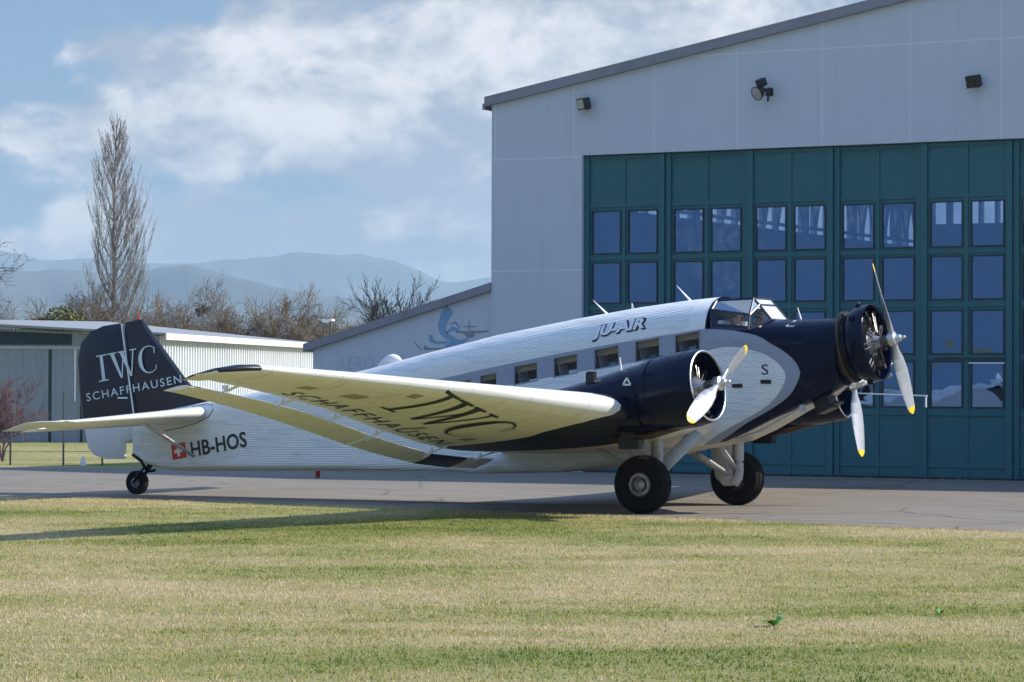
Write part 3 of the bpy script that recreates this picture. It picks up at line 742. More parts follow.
# fence before it
M['post'] = mat('fence_post', (0.06, 0.07, 0.07), 0.6)
fen = tag(empty('wire_fence'), 'thin dark wire fence on slim posts before the low corrugated building', 'fence')
fdir = (Vector((-26.26, 15.9, 0)) - Vector((-28.5, 14.72, 0))).normalized(); f0 = Vector((-35, 11.3, 0)); 
fp = [f0 + fdir * q for q in (0, 2.6, 5.2, 7.8, 9.3, 10.4)]
for i, p in enumerate(fp):
    b = MB(); b.tube([(p.x, p.y, 0), (p.x, p.y, 1.0 if i != 4 else 2.1)], 0.03, 6); b.build('post', M['post'], fen)
b = MB()
for z_ in (0.15, 0.4, 0.65, 0.95): b.tube([(fp[0].x, fp[0].y, z_), (fp[-1].x, fp[-1].y, z_)], 0.006, 4)
b.build('wire', M['post'], fen)
b = MB(); p = spot(-12.1, 80.5); b.tube([(p.x, p.y, 0), (p.x, p.y, 0.1), (p.x, p.y, .26)], [.09, .07, .03], 10)
tag(b.build('marker_cone', M['whiteletter']), 'small white marker standing in the grass below the rudder', 'marker')

# ------------------------------------------------------------------ TREES
M['bark'] = mat('bare_branches', fn=lambda n, tc: dict(color=n.mix(n.noise(tc, 0.8, 4), (0.17, 0.15, 0.13), (0.27, 0.24, 0.21)), rough=0.9), spec=0.1)
M['barkpale'] = mat('pale_poplar_bark', fn=lambda n, tc: dict(color=n.mix(n.noise(tc, 0.8, 4), (0.22, 0.205, 0.20), (0.34, 0.32, 0.31)), rough=0.9), spec=0.1)
M['barkdark'] = mat('dark_bare_branches', (0.045, 0.04, 0.038), 0.9, spec=0.1)
M['barkbrown'] = mat('brown_twigs', fn=lambda n, tc: dict(color=n.mix(n.noise(tc, 0.6, 4), (0.22, 0.165, 0.10), (0.16, 0.135, 0.10)), rough=0.9), spec=0.1)
M['barkred'] = mat('reddish_twigs', fn=lambda n, tc: dict(color=n.mix(n.noise(tc, 1.5, 4), (0.15, 0.11, 0.11), (0.24, 0.15, 0.16)), rough=0.9), spec=0.1)
M['nest'] = mat('mistletoe', (0.07, 0.07, 0.03), 0.9)
M['bushleaf'] = mat('yellow_green_leaf', fn=lambda n, tc: dict(color=n.mix(n.noise(tc, 1.5, 4), (0.08, 0.10, 0.02), (0.16, 0.14, 0.03)), rough=0.8))
def segs_to_mesh(name, segs, ns, matl, parent=None):
    S = np.array([(*a, *b_, r0, r1) for a, b_, r0, r1 in segs], np.float32)
    A, B_, r0, r1 = S[:, 0:3], S[:, 3:6], S[:, 6], S[:, 7]
    t = B_ - A; t /= np.maximum(np.linalg.norm(t, axis=1, keepdims=True), 1e-6)
    ref = np.where(np.abs(t[:, 2:3]) < 0.9, np.array([[0, 0, 1.]]), np.array([[1., 0, 0]]))
    u = np.cross(t, ref); u /= np.maximum(np.linalg.norm(u, axis=1, keepdims=True), 1e-6); v = np.cross(t, u)
    n_ = len(S); V = np.zeros((n_, 2, ns, 3), np.float32)
    for k in range(ns):
        q = 2 * math.pi * k / ns; d = u * math.cos(q) + v * math.sin(q)
        V[:, 0, k] = A + d * r0[:, None]; V[:, 1, k] = B_ + d * r1[:, None]
    base = (np.arange(n_) * 2 * ns)[:, None, None]
    k = np.arange(ns); q = np.stack([k, (k + 1) % ns, ns + (k + 1) % ns, ns + k], 1)[None]
    Fq = (base + q).reshape(-1).astype(np.int32); nf = n_ * ns
    me = bpy.data.meshes.new(name); me.vertices.add(n_ * 2 * ns); me.vertices.foreach_set('co', V.ravel())
    me.loops.add(nf * 4); me.loops.foreach_set('vertex_index', Fq)
    me.polygons.add(nf); me.polygons.foreach_set('loop_start', np.arange(0, nf * 4, 4, dtype=np.int32))
    me.update(); me.validate(); me.shade_smooth()
    return link(name, me, parent, matl)
def grow(r, p, d, L, rad, lvl, maxl, segs, tr, opt):
    n_ = 4 if lvl < 2 else 3
    step = L / n_
    for i in range(n_):
        d2 = (d + Vector((r.gauss(0, 1), r.gauss(0, 1), r.gauss(0, 1))) * opt['wob'] + Vector((0, 0, opt['up']))).normalized()
        p2 = p + d2 * step; ra = rad * (1 - 0.75 * i / n_); rb = rad * (1 - 0.75 * (i + 1) / n_)
        (tr if lvl == 0 else segs).append((tuple(p), tuple(p2), max(ra, opt['min']), max(rb, opt['min'])))
        if lvl < maxl and (lvl > 0 or i >= opt.get('first', 1)):
            for _ in range(opt['kids'][lvl]):
                a = r.uniform(0, 2 * math.pi); s_ = R(r.uniform(*opt['ang']))
                t = d2; ref = Vector((0, 0, 1)) if abs(t.z) < 0.9 else Vector((1, 0, 0))
                u = t.cross(ref).normalized(); v = t.cross(u)
                dc = (t * math.cos(s_) + (u * math.cos(a) + v * math.sin(a)) * math.sin(s_)).normalized()
                grow(r, p + (p2 - p) * r.random(), dc, L * r.uniform(*opt['len']), max(rb * 0.6, opt['min']), lvl + 1, maxl, segs, tr, opt)
        p, d = p2, d2
def bare_tree(name, loc, H, seed, label, cat='tree', group=None, matl='bark', opt=None, nests=0, maxl=4):
    o = {'wob': 0.13, 'up': 0.05, 'min': 0.013, 'kids': [3, 2, 2, 2], 'ang': (28, 60), 'len': (0.42, 0.7), 'first': 1}
    o.update(opt or {})
    r = random.Random(seed); segs = []; tr = []
    e = empty(name, loc); tag(e, label, cat, group)
    k = o.get('stems', 1)
    for s_ in range(k):
        d = Vector((0, 0, 1)) if k == 1 else Vector((r.gauss(0, .35), r.gauss(0, .35), 1)).normalized()
        grow(r, Vector((0, 0, 0)), d, H * (0.68 if k == 1 else r.uniform(.5, .68)), H * o.get('tr', 0.018), 0, maxl, segs, tr, o)
    segs_to_mesh('trunk', tr, 7, M[matl], e); segs_to_mesh('crown', segs, 3, M[matl], e)
    for q in range(nests):
        s_ = r.choice([x for x in segs if x[0][2] > H * .5]); c_ = Vector(s_[1]); tw = []
        for _ in range(160):
            v = Vector((r.gauss(0, 1), r.gauss(0, 1), r.gauss(0, 1))).normalized() * r.uniform(.2, .45); w2 = v + Vector((r.gauss(0, .1),) * 3)
            tw.append((tuple(c_ + v * .2), tuple(c_ + w2), .02, .02))
        segs_to_mesh('mistletoe', tw, 3, M['nest'], e)
    return e
# poplar
def poplar():
    r = random.Random(11); tr = []; segs = []; H = 21.2; e = empty('poplar', spot(-28.0, 200)); tag(e, 'tall narrow bare poplar standing above the low building and all other trees', 'tree')
    p = Vector((0, 0, 0)); NS = 30; pts = [p]
    for i in range(NS):
        p = p + Vector((r.gauss(0, .045), r.gauss(0, .045), H / NS)); pts.append(p)
        tr.append((tuple(pts[-2]), tuple(p), .26 * (1 - i / NS) + .015, .26 * (1 - (i + 1) / NS) + .015))
    def br(p0, az, a0, a1, L, rad, lvl):
        n_ = 6 if lvl == 0 else 4; q = p0
        for i in range(n_):
            t = i / (n_ - 1); an = R(a0 + (a1 - a0) * t); az += r.gauss(0, .12)
            d = Vector((math.cos(az) * math.sin(an), math.sin(az) * math.sin(an), math.cos(an)))
            q2 = q + d * (L / n_)
            segs.append((tuple(q), tuple(q2), max(rad * (1 - .8 * i / n_), .0075), max(rad * (1 - .8 * (i + 1) / n_), .007)))
            if lvl < 3:
                for _ in range((2, 2, 1)[lvl]):
                    if r.random() < .68: br(q.lerp(q2, r.random()), az + r.uniform(-1.6, 1.6), r.uniform(22, 42), r.uniform(2, 14), L * r.uniform(.26, .45), rad * .5, lvl + 1)
            q = q2
    for k in range(72):
        t = k / 72; z = 1.6 + (H - 2.6) * t; i = min(NS - 1, int(z / H * NS))
        L = lerp(t, [(0, 5.0), (.15, 6.6), (.5, 6.0), (.8, 4.0), (1, 1.3)]) * r.uniform(.6, .95)
        br(pts[i].copy(), r.uniform(0, 6.28), lerp(t, [(0, 44), (.3, 38), (.8, 32), (1, 20)]), 1, L, .036 + .03 * (1 - t), 0)
    segs_to_mesh('trunk', tr, 8, M['barkpale'], e); segs_to_mesh('crown', segs, 3, M['barkpale'], e)
    return e
poplar()
g1 = 'bare trees behind the low building'
fine = {'min': .0075, 'kids': [3, 3, 2, 2], 'wob': .17, 'len': (.36, .62)}
def T(d): q = dict(fine); q.update(d); return q
bare_tree('bare_tree', spot(-26.2, 172), 7.6, 21, 'low bare tree with dark mistletoe clumps just left of the poplar', group=g1, nests=3, matl='barkdark', opt=T({}))
bare_tree('bare_tree', spot(-16.4, 172), 8.8, 22, 'broad bare tree with long slanting branches right of the poplar', group=g1, nests=2, opt=T({'ang': (30, 62), 'tr': .016, 'first': 0}))
bare_tree('bare_tree', spot(-12.6, 165), 6.2, 23, 'smaller bare tree filling the gap left of the street lamp', group=g1, opt=T({}))
bare_tree('bare_tree', spot(-5.0, 118), 6.4, 34, 'slender bare tree with sparse upright twigs rising behind the annex roof', group=g1, matl='barkdark', opt=T({'ang': (18, 38), 'up': .12, 'wob': .10, 'kids': [3, 2, 2, 1], 'tr': .008, 'first': 1, 'min': .009}))
bare_tree('bare_tree', spot(-3.6, 120), 5.4, 39, 'thin bare tree close right of the slender one behind the annex roof', group=g1, matl='barkdark', opt=T({'ang': (18, 38), 'kids': [2, 2, 2, 1], 'tr': .008, 'min': .009}))
bare_tree('bare_tree', spot(-1.1, 120), 6.0, 25, 'bare tree top peeping out beside the left edge of the hangar', group=g1, opt=T({'ang': (15, 35), 'kids': [2, 2, 1, 1], 'tr': .008, 'min': .009}))
bare_tree('bare_tree', spot(-22.4, 172), 7.0, 26, 'bare tree crossing the foot of the poplar on its right side', group=g1, opt=T({}))
bare_tree('bare_tree', spot(-31.0, 172), 6.6, 27, 'bare tree above the left end of the low roof', group=g1, opt=T({}))
bare_tree('bare_tree', spot(-24.2, 115), 9.8, 28, 'dark spreading branches reaching in from the left edge of the photo', matl='barkdark', opt=T({'ang': (35, 66), 'up': .03, 'first': 1, 'tr': .02}))
bare_tree('young_tree', spot(-15.0, 84), 2.9, 31, 'young tree with reddish twigs before the low corrugated building', matl='barkred', opt=T({'stems': 4, 'ang': (25, 50), 'kids': [2, 2, 2, 2], 'tr': .012, 'min': .0038, 'first': 1}))
# shrubs: one kind, copied
SO = {'stems': 7, 'ang': (20, 48), 'kids': [3, 2, 2, 2], 'tr': .006, 'first': 0, 'min': .009, 'wob': .18}
shr = bare_tree('shrub', spot(-9, 165), 5.9, 41, 'x', 'shrub', 'brown shrubs behind the low building', 'barkbrown', SO, maxl=4)
shr2 = bare_tree('shrub', spot(-26, 165), 5.6, 43, 'x', 'shrub', 'brown shrubs behind the low building', 'bark', SO, maxl=4)
lat = [-36, -33.2, -31, -28.6, -26.6, -24.6, -22.4, -20.2, -18.0, -15.9, -13.6, -11.5, -9.4]
for i, la in enumerate(lat):
    src = shr if i % 2 else shr2
    o = src if i < 2 else copy_tree(src)
    o.name = 'shrub'
    r = random.Random(i); o.location = spot(la, 165 + r.uniform(-4, 6)); o.rotation_euler = (0, 0, r.uniform(0, 6)); s_ = r.uniform(.85, 1.1); o.scale = (s_ * 1.1, s_ * 1.1, s_)
    o['label'] = 'one of the leafless brown shrubs in the dense row behind the low building'
# yellow-green bush
b = MB(); r = random.Random(5)
for _ in range(6000):
    v = Vector((r.gauss(0, 1), r.gauss(0, 1), r.gauss(0, 1))).normalized() * r.random() ** .4
    c_ = Vector((v.x * 2.0 * (1 + .3 * math.sin(v.z * 5)), v.y * 1.6, 4.9 + v.z * 1.3 + .3 * math.sin(v.x * 4)))
    a = Vector((r.gauss(0, 1), r.gauss(0, 1), r.gauss(0, 1))).normalized() * .09; c2 = a.cross(Vector((r.random(), r.random(), r.random()))).normalized() * .05
    b.poly([c_ - a, c_ + c2, c_ + a, c_ - c2])
bb = empty('evergreen_bush', spot(-24.4, 152)); tag(bb, 'rounded yellow green evergreen bush above the left end of the low roof', 'bush')
b.build('foliage', M['bushleaf'], bb)
b = MB(); b.tube([(0, 0, 0), (0, 0, 3.6)], [.14, .08], 8); b.build('trunk', M['barkdark'], bb)
# street lamp
lp = empty('street_lamp', spot(-8.6, 135)); tag(lp, 'slim street lamp with a white head above the low roof', 'street lamp')
b = MB(); b.tube([(0, 0, 0), (0, 0, 5.25)], [.06, .04], 8); b.build('pole', M['post'], lp)
b = MB(); b.box(-.45, .15, -.14, .14, 5.25, 5.35); b.box(-.40, -.02, -.10, .10, 5.19, 5.249); b.build('lamp_head', M['whiteletter'], lp)

# ================================================================== AIRCRAFT
PITCH = R(9.6)
ac = tag(empty('airplane'), 'vintage three engined propeller aircraft with corrugated white skin and navy trim on the tarmac', 'airplane')

# fuselage ---------------------------------------------------------
ST = [ # x, top, bottom, half width, arch, corner
 (-12.95, 1.66, 0.86, .05, .12, .05), (-12.6, 1.70, 0.66, .10, .14, .08), (-12.2, 1.76, 0.56, .17, .16, .12), (-11.76, 1.85, .52, .24, .2, .14),
 (-11.17, 1.95, .53, .33, .25, .15), (-10, 2.15, .56, .46, .34, .16), (-8.1, 2.46, .60, .62, .46, .16), (-7.14, 2.64, .62, .70, .52, .16),
 (-5.5, 3.02, .65, .81, .60, .16), (-4.08, 3.33, .62, .88, .66, .16), (-2.37, 3.63, .68, .92, .70, .16), (-1.0, 3.84, .90, .93, .72, .18),
 (0.0, 3.96, 1.13, .93, .74, .2), (0.70, 4.02, 1.25, .91, .74, .22), (0.704, 3.60, 1.252, .91, .34, .22), (1.0, 3.60, 1.31, .90, .36, .25), (1.5, 3.585, 1.52, .87, .40, .30), (2.2, 3.585, 1.87, .80, .48, .40),
 (2.81, 3.60, 2.14, .72, .56, .50), (3.15, 3.58, 2.36, .60, .58, .56)]
def ring(x, zt, zb, hw, ar, co):
    h = []
    nb, nc, ns, na = 4, 6, 14, 20
    for i in range(nb): h.append((hw - co) * i / nb if True else 0)
    pts = [((hw - co) * i / nb, zb) for i in range(nb)]
    pts += [(hw - co + co * math.sin(a), zb + co - co * math.cos(a)) for a in [math.pi / 2 * i / nc for i in range(nc)]]
    zs0, zs1 = zb + co, zt - ar
    pts += [(hw, zs0 + (zs1 - zs0) * i / ns) for i in range(ns)]
    e = 2 / 2.25
    for i in range(na + 1):
        a = math.pi / 2 * i / na
        pts.append((hw * max(0, math.cos(a)) ** e, zs1 + ar * math.sin(a) ** e))
    pts[-1] = (0, zt)
    full = pts + [(-y, z) for y, z in pts[1:-1]][::-1]
    return [(x, y, z) for y, z in full]
def fus_at(x):
    for a, c in zip(ST, ST[1:]):
        if a[0] <= x <= c[0]:
            t = (x - a[0]) / (c[0] - a[0]); return [a[k] + (c[k] - a[k]) * t for k in range(6)]
    return list(ST[-1])
xs = []
for a, c in zip(ST, ST[1:]):
    n_ = max(1, int((c[0] - a[0]) / 0.35)); xs += [a[0] + (c[0] - a[0]) * i / n_ for i in range(n_)]
xs.append(ST[-1][0])
rings = [ring(x, *fus_at(x)[1:]) for x in xs]; nk = len(rings[0])
me = bpy.data.meshes.new('fuselage')
me.from_pydata([p for r_ in rings for p in r_], [], loft_faces(len(rings), nk) + [tuple(reversed(range(nk))), tuple(range((len(rings) - 1) * nk, len(rings) * nk))])
bm = bmesh.new(); bm.from_mesh(me); bmesh.ops.recalc_face_normals(bm, faces=bm.faces); bm.to_mesh(me)
bvh = BVHTree.FromBMesh(bm); bm.free()
me.materials.append(M['fuselage']); me.materials.append(M['interior'])
fus = bpy.data.objects.new('fuselage', me); col.objects.link(fus)
# window openings and cabins cut out of the solid
def slope_box(b, x0, x1, y0, y1, z0, z1, k=0.169, mi=1):
    """box whose bottom and top follow the floor's slope; z given at x=0"""
    vs = [(x, y, z + k * x) for x in (x0, x1) for y in (y0, y1) for z in (z0, z1)]
    b.add(vs, [(0, 1, 3, 2), (4, 6, 7, 5), (0, 4, 5, 1), (2, 3, 7, 6), (0, 2, 6, 4), (1, 5, 7, 3)], mi)
WIN = [(-4.62, -4.30, .30), (-4.12, -3.72, .33), (-3.36, -2.82, .385), (-2.49, -1.95, .40), (-1.62, -1.07, .41), (-0.76, -0.22, .41), (0.06, 0.60, .39)]
WB = 2.895   # sill height at x=0
cut1 = MB(); slope_box(cut1, -4.75, 0.55, -.80, .80, 2.2, 3.45)
cut2 = MB()
for x0, x1, h in WIN: slope_box(cut2, x0, x1, -1.2, 1.2, WB, WB + h)
cut3 = MB(); cut3.box(0.80, 1.72, -.70, .70, 2.55, 4.2, mi=1)
for c_ in (cut1, cut2, cut3):
    co = c_.build('cutter', [M['fuselage'], M['interior']])
    md = fus.modifiers.new('b', 'BOOLEAN'); md.operation = 'DIFFERENCE'; md.object = co; md.solver = 'EXACT'
bpy.context.view_layer.update()
me2 = bpy.data.meshes.new_from_object(fus.evaluated_get(bpy.context.evaluated_depsgraph_get()))
for o in [o for o in bpy.data.objects if o.name.startswith('cutter')]: bpy.data.objects.remove(o)
fus.modifiers.clear(); bpy.data.objects.remove(fus)
me2.name = 'fuselage'; me2.shade_smooth(); me2.set_sharp_from_angle(angle=R(35))
fus = bpy.data.objects.new('fuselage', me2); col.objects.link(fus); fus.parent = ac
def skin_y(x, z, side=-1, off=0.006):
    """y of the fuselage skin at a point of its side"""
    hit = bvh.ray_cast(Vector((x, side * 3, z)), Vector((0, -side, 0)))
    return (hit[0].y + side * off) if hit[0] else side * .9
M['wframe'] = mat('grey_window_frame', (0.24, 0.27, 0.34), 0.5)
for side in (-1, 1):
    for x0, x1, h in WIN:
        b = MB(); y = side * (fus_at((x0 + x1) / 2)[3]); t = .025
        z = lambda x_, q: WB + q + .169 * x_
        def quad(xa, xb, qa, qb, ya, yb, mi):
            vs = [(x_, y_, z(x_, q)) for x_ in (xa, xb) for y_ in (ya, yb) for q in (qa, qb)]
            b.add(vs, [(0, 1, 3, 2), (4, 6, 7, 5), (0, 4, 5, 1), (2, 3, 7, 6), (0, 2, 6, 4), (1, 5, 7, 3)], mi)
        ya, yb = sorted((y + side * .004, y - side * .05))
        quad(x0, x0 + t, 0, h, ya, yb, 0); quad(x1 - t, x1, 0, h, ya, yb, 0); quad(x0 + t, x1 - t, 0, t, ya, yb, 0); quad(x0 + t, x1 - t, h - t, h, ya, yb, 0)
        wf = b.build('cabin_window', M['wframe'], fus)
        b = MB(); yc = y - side * .03; ya, yb = sorted((yc, yc - side * .006)); quad(x0 + t, x1 - t, t, h - t, ya, yb, 0)
        b.build('window_pane', M['pane'], fus)
M['curtain'] = mat('tan_curtain', (0.42, 0.30, 0.16), 0.9)
for x0, x1, h in WIN:
    for side in (-1, 1):
        b = MB(); y0, y1 = sorted((side * .775, side * .79)); k_ = .64
        vs = [(x_, y_, WB + q * h + .169 * x_) for x_ in (x0 - .03, x1 + .03) for y_ in (y0, y1) for q in (k_, 1.08)]
        b.add(vs, [(0, 1, 3, 2), (4, 6, 7, 5), (0, 4, 5, 1), (2, 3, 7, 6), (0, 2, 6, 4), (1, 5, 7, 3)]); b.build('curtain', M['curtain'], fus)
# cabin seats
for i, (x0, x1, h) in enumerate(WIN[1:]):
    for sy in (-1, 1):
        xb = x0 + 0.06; zb = 2.25 + .169 * xb; y0, y1 = sorted((sy * .30, sy * .72))
        b = MB(); b.box(xb, xb + .50, y0, y1, zb + .2, zb + .32)
        T4 = Matrix.Translation((xb, 0, zb + .28)) @ Matrix.Rotation(R(-12), 4, 'Y')
        b.box(-.06, .06, y0, y1, 0, .68, T4); st = b.build('passenger_seat', M['seat'], ac)
        b = MB(); b.box(-.072, .072, y0 + .02, y1 - .02, .30, .70, T4); b.build('headrest_cover', M['cloth'], st)

# lettering on the fuselage
def onside(x0, z0, ang, off=0.006, side=-1):
    ca, sa = math.cos(ang), math.sin(ang)
    def f(u, v):
        x_, z_ = x0 + u * ca - v * sa, z0 + u * sa + v * ca
        return (x_, skin_y(x_, z_, side, off), z_)
    return f
A0 = R(7.6)
text_obj('HB-HOS', M['blackletter'], fus, 1.50, 0.32, onside(-11.24, .815, R(9.4), .010), sub=2, bold=.02, spacing=1.02)
b = MB(); f_ = onside(-11.78, .75, R(9.4), .010)
def grid(b, f, u0, u1, v0, v1, nu, nv, mi):
    vs = [f(u0 + (u1 - u0) * i / nu, v0 + (v1 - v0) * j / nv) for i in range(nu + 1) for j in range(nv + 1)]
    b.add(vs, [(i * (nv + 1) + j, (i + 1) * (nv + 1) + j, (i + 1) * (nv + 1) + j + 1, i * (nv + 1) + j + 1) for i in range(nu) for j in range(nv)], mi)
grid(b, f_, 0, .40, 0, .32, 4, 4, 0)
g_ = onside(-11.78, .75, R(9.4), .014); grid(b, g_, .155, .225, .05, .27, 2, 4, 1)
g_ = onside(-11.78, .75, R(9.4), .016); grid(b, g_, .08, .30, .125, .195, 4, 2, 1)
b.build('flag', [M['red'], M['whiteletter']], fus)
text_obj('JU-AIR', M['blackletter'], fus, 1.14, 0.31, onside(-1.66, 3.155, R(9.0), .012), 'lettering_shadow', shear=.28, bold=.05, sub=4)
text_obj('JU-AIR', M['whiteletter'], fus, 1.09, 0.26, onside(-1.655, 3.195, R(9.0), .030), shear=.28, bold=.042, sub=4)
text_obj('S', M['blackletter'], fus, .13, .19, onside(1.80, 2.55, 0, .008))
b = MB()
for (xx, zz) in ((1.33, 2.345), (1.88, 2.42)):
    yy = skin_y(xx, zz); b.box(xx - .10, xx + .10, yy - .012, yy + .05, zz - .035, zz + .035)
b.build('vent', M['black'], fus)
def tri(x0, z0, s_, fy):
    b = MB(); 
    P_ = [(x0, z0), (x0 + s_, z0), (x0 + s_ / 2, z0 + s_ * .8)]
    for (a, c) in ((0, 1), (1, 2), (2, 0)):
        (xa, za), (xc, zc) = P_[a], P_[c]; l = math.hypot(xc - xa, zc - za); nx, nz = -(zc - za) / l * .016, (xc - xa) / l * .016
        b.poly([(xa - nx, fy(xa, za), za - nz), (xc - nx, fy(xc, zc) , zc - nz), (xc + nx, fy(xc, zc), zc + nz), (xa + nx, fy(xa, za), za + nz)])
    return b
tri(2.20, 3.44, .14, lambda x_, z_: skin_y(x_, z_, -1, .012)).build('warning_triangle', M['whiteletter'], fus)
# aerials, dome, small fittings
for base, tip, r_ in (((-1.78, 0, 3.70), (-2.10, 0, 3.98), .05), ((-.02, 0, 3.94), (-.32, 0, 4.24), .05), ((-1.25, 0, 3.78), (-1.27, 0, 3.92), .03)):
    b = MB(); b.tube([base, tip], [r_, .012], 8, flat=(1, .4)); b.build('antenna', M['whiteletter'], fus, True)
b = MB(); b.tube([(2.27, -.1, 3.57), (2.20, -.1, 3.80)], [.022, .008], 6); b.build('antenna', M['whiteletter'], fus)
b = MB(); b.tube([(-7.05 + .66 * k / 14, 0, 2.62 + .22 * math.sin(math.pi * .62 * k / 14)) for k in range(15)], [.012 + .11 * math.sin(math.pi * (k / 14) ** 1.6) for k in range(15)], 16); b.build('direction_finder_fairing', M['whiteletter'], fus, True)
b = MB(); b.tube([(-8.3, -.1, .58), (-8.3, -.1, .44)], .05, 8); b.build('drain_mast', M['red'], fus)

# canopy -----------------------------------------------------------
M['frame'] = mat('canopy_frame_navy', (0.010, 0.015, 0.04), 0.3)
can = empty('t'); bpy.data.objects.remove(can)
def P_(x, y, z): return Vector((x, y, z))
C = {}
for s_, k in ((-1, 'r'), (1, 'l')):
    C['a' + k] = P_(.74, s_ * .50, 3.94); C['b' + k] = P_(.74, s_ * .74, 3.76)   # aft: roof edge, side top
    C['c' + k] = P_(.78, s_ * .84, 3.42)                                        # aft sill
    C['d' + k] = P_(1.50, s_ * .71, 3.66); C['e' + k] = P_(1.52, s_ * .82, 3.38)  # front of side window
    C['f' + k] = P_(1.55, s_ * .38, 3.80 + .05); C['g' + k] = P_(1.80, s_ * .40, 3.57)
    C['h' + k] = P_(1.44, s_ * .40, 3.97)
fr = MB()
bars = []
for k in 'rl':
    bars += [('a' + k, 'b' + k), ('b' + k, 'c' + k), ('c' + k, 'e' + k), ('b' + k, 'd' + k), ('d' + k, 'e' + k), ('a' + k, 'h' + k), ('h' + k, 'd' + k), ('d' + k, 'f' + k), ('f' + k, 'g' + k), ('e' + k, 'g' + k), ('h' + k, 'f' + k)]
bars += [('hr', 'hl'), ('gr', 'gl'), ('fr', 'fl'), ('ar', 'al')]
for a, c_ in bars: fr.tube([C[a], C[c_]], .024, 6)
fr.poly([C['ar'], C['hr'], C['hl'], C['al']])
canopy = fr.build('canopy_frame', M['frame'], ac)
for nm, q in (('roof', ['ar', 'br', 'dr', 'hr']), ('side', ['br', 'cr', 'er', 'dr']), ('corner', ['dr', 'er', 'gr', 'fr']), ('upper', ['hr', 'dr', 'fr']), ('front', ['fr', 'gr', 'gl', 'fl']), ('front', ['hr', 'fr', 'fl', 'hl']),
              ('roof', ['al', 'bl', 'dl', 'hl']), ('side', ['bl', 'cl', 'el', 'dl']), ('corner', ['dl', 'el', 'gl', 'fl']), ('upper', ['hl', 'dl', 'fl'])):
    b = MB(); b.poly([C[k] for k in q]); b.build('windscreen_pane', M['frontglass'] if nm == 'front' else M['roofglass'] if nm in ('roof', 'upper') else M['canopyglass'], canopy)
# sill fairing between hull and glass
# fin and rudder ----------------------------------------------------
def blade_body(name, outline, th, parent, matl, cx=None):
    """flat tail surface: outline (x,z), thick in the middle, thin at its rim"""
    cxm = sum(p[0] for p in outline) / len(outline); czm = sum(p[1] for p in outline) / len(outline)
    n_ = len(outline); vs = []
    for sgn in (-1, 1):
        for (k, y) in ((1.0, .022), (.86, th)):
            vs += [(cxm + (x_ - cxm) * k, sgn * y, czm + (z_ - czm) * k) for x_, z_ in outline]
    fs = []
    for k in range(n_):
        j = (k + 1) % n_
        fs += [(k, j, n_ + j, n_ + k), (2 * n_ + k, 3 * n_ + k, 3 * n_ + j, 2 * n_ + j), (k, 2 * n_ + k, 2 * n_ + j, j)]
    fs += [tuple(range(n_, 2 * n_)), tuple(range(3 * n_, 4 * n_))]
    b = MB(); b.add(vs, fs); return b.build(name, matl, parent, True, 30)
fin = blade_body('fin', [(-13.22, 3.625), (-12.76, 3.70), (-11.60, 2.40), (-11.12, 1.98), (-10.85, 1.88), (-12.88, 1.5)], .075, ac, M['fin'])
rud = blade_body('rudder', [(-13.26, 3.62), (-13.75, 3.56), (-14.08, 3.44), (-14.33, 3.2), (-14.42, 2.87), (-14.38, 2.2), (-14.29, 1.56), (-14.19, 1.25), (-14.14, .98), (-13.98, .82), (-13.70, .74), (-13.17, .745), (-13.16, 1.10), (-12.93, 1.2), (-12.90, 1.62)], .085, ac, M['fin'])
b = MB(); b.tube([(-13.24, -.07, 3.60), (-12.89, -.09, 1.66)], .02, 6); b.build('hinge_line', M['metal'], rud)
b = MB(); b.box(-13.3, -13.05, -.12, -.09, 2.02, 2.05); b.build('control_horn', M['whiteletter'], rud)
b = MB(); b.tube([(-12.85, 0, 3.68), (-12.85, 0, 3.80)], [.03, .015], 8); b.build('beacon', M['red'], fin)
def letters_serif(parent, matl, place, H, W, yoff):
    """I W C in a classical thick and thin serif cut; place(u, v, lift)"""
    b = MB(); lift = [0]
    def q(pts):
        lift[0] += 1
        bq = bmesh.new(); bq.faces.new([bq.verts.new((u * W, v * H, 0)) for u, v in pts])
        for _ in range(3):
            ed = [e for e in bq.edges if e.calc_length() > .10]
            if not ed: break
            bmesh.ops.subdivide_edges(bq, edges=ed, cuts=1, use_grid_fill=True); bmesh.ops.triangulate(bq, faces=bq.faces)
        bq.verts.index_update()
        b.add([place(v.co.x, v.co.y, lift[0] * .0008) for v in bq.verts], [[v.index for v in f.verts] for f in bq.faces]); bq.free()
    # I
    q([(.055, 0), (.105, 0), (.105, 1), (.055, 1)]); q([(0, 0), (.16, 0), (.16, .045), (0, .045)]); q([(0, .955), (.16, .955), (.16, 1), (0, 1)])
    # W
    for o_ in (.22, .375):
        q([(o_, 1), (o_ + .065, 1), (o_ + .165, 0), (o_ + .135, 0)])
        q([(o_ + .145, 0), (o_ + .165, 0), (o_ + .235, 1), (o_ + .215, 1)])
    q([(.17, .955), (.33, .955), (.33, 1), (.17, 1)]); q([(.355, .955), (.49, .955), (.49, 1), (.355, 1)]); q([(.545, .955), (.65, .955), (.65, 1), (.545, 1)])
    # C
    cx_, cy_, rx, ry = .835, .5, .165, .52
    outer, inner = [], []
    for i in range(25):
        a = R(48 + (312 - 48) * i / 24); t = .055 * max(0.12, -math.cos(a) * .9 + .12)
        outer.append((cx_ + rx * math.cos(a), cy_ + ry * math.sin(a))); inner.append((cx_ + (rx - t) * math.cos(a) + .004, cy_ + (ry - .035 - t * .4) * math.sin(a)))
    for i in range(24): q([outer[i], outer[i + 1], inner[i + 1], inner[i]])
    q([(.93, .70), (.945, .70), (.95, .93), (.935, .93)]); q([(.93, .10), (.945, .12), (.955, .26), (.945, .26)])
    return b.build('lettering', matl, parent)
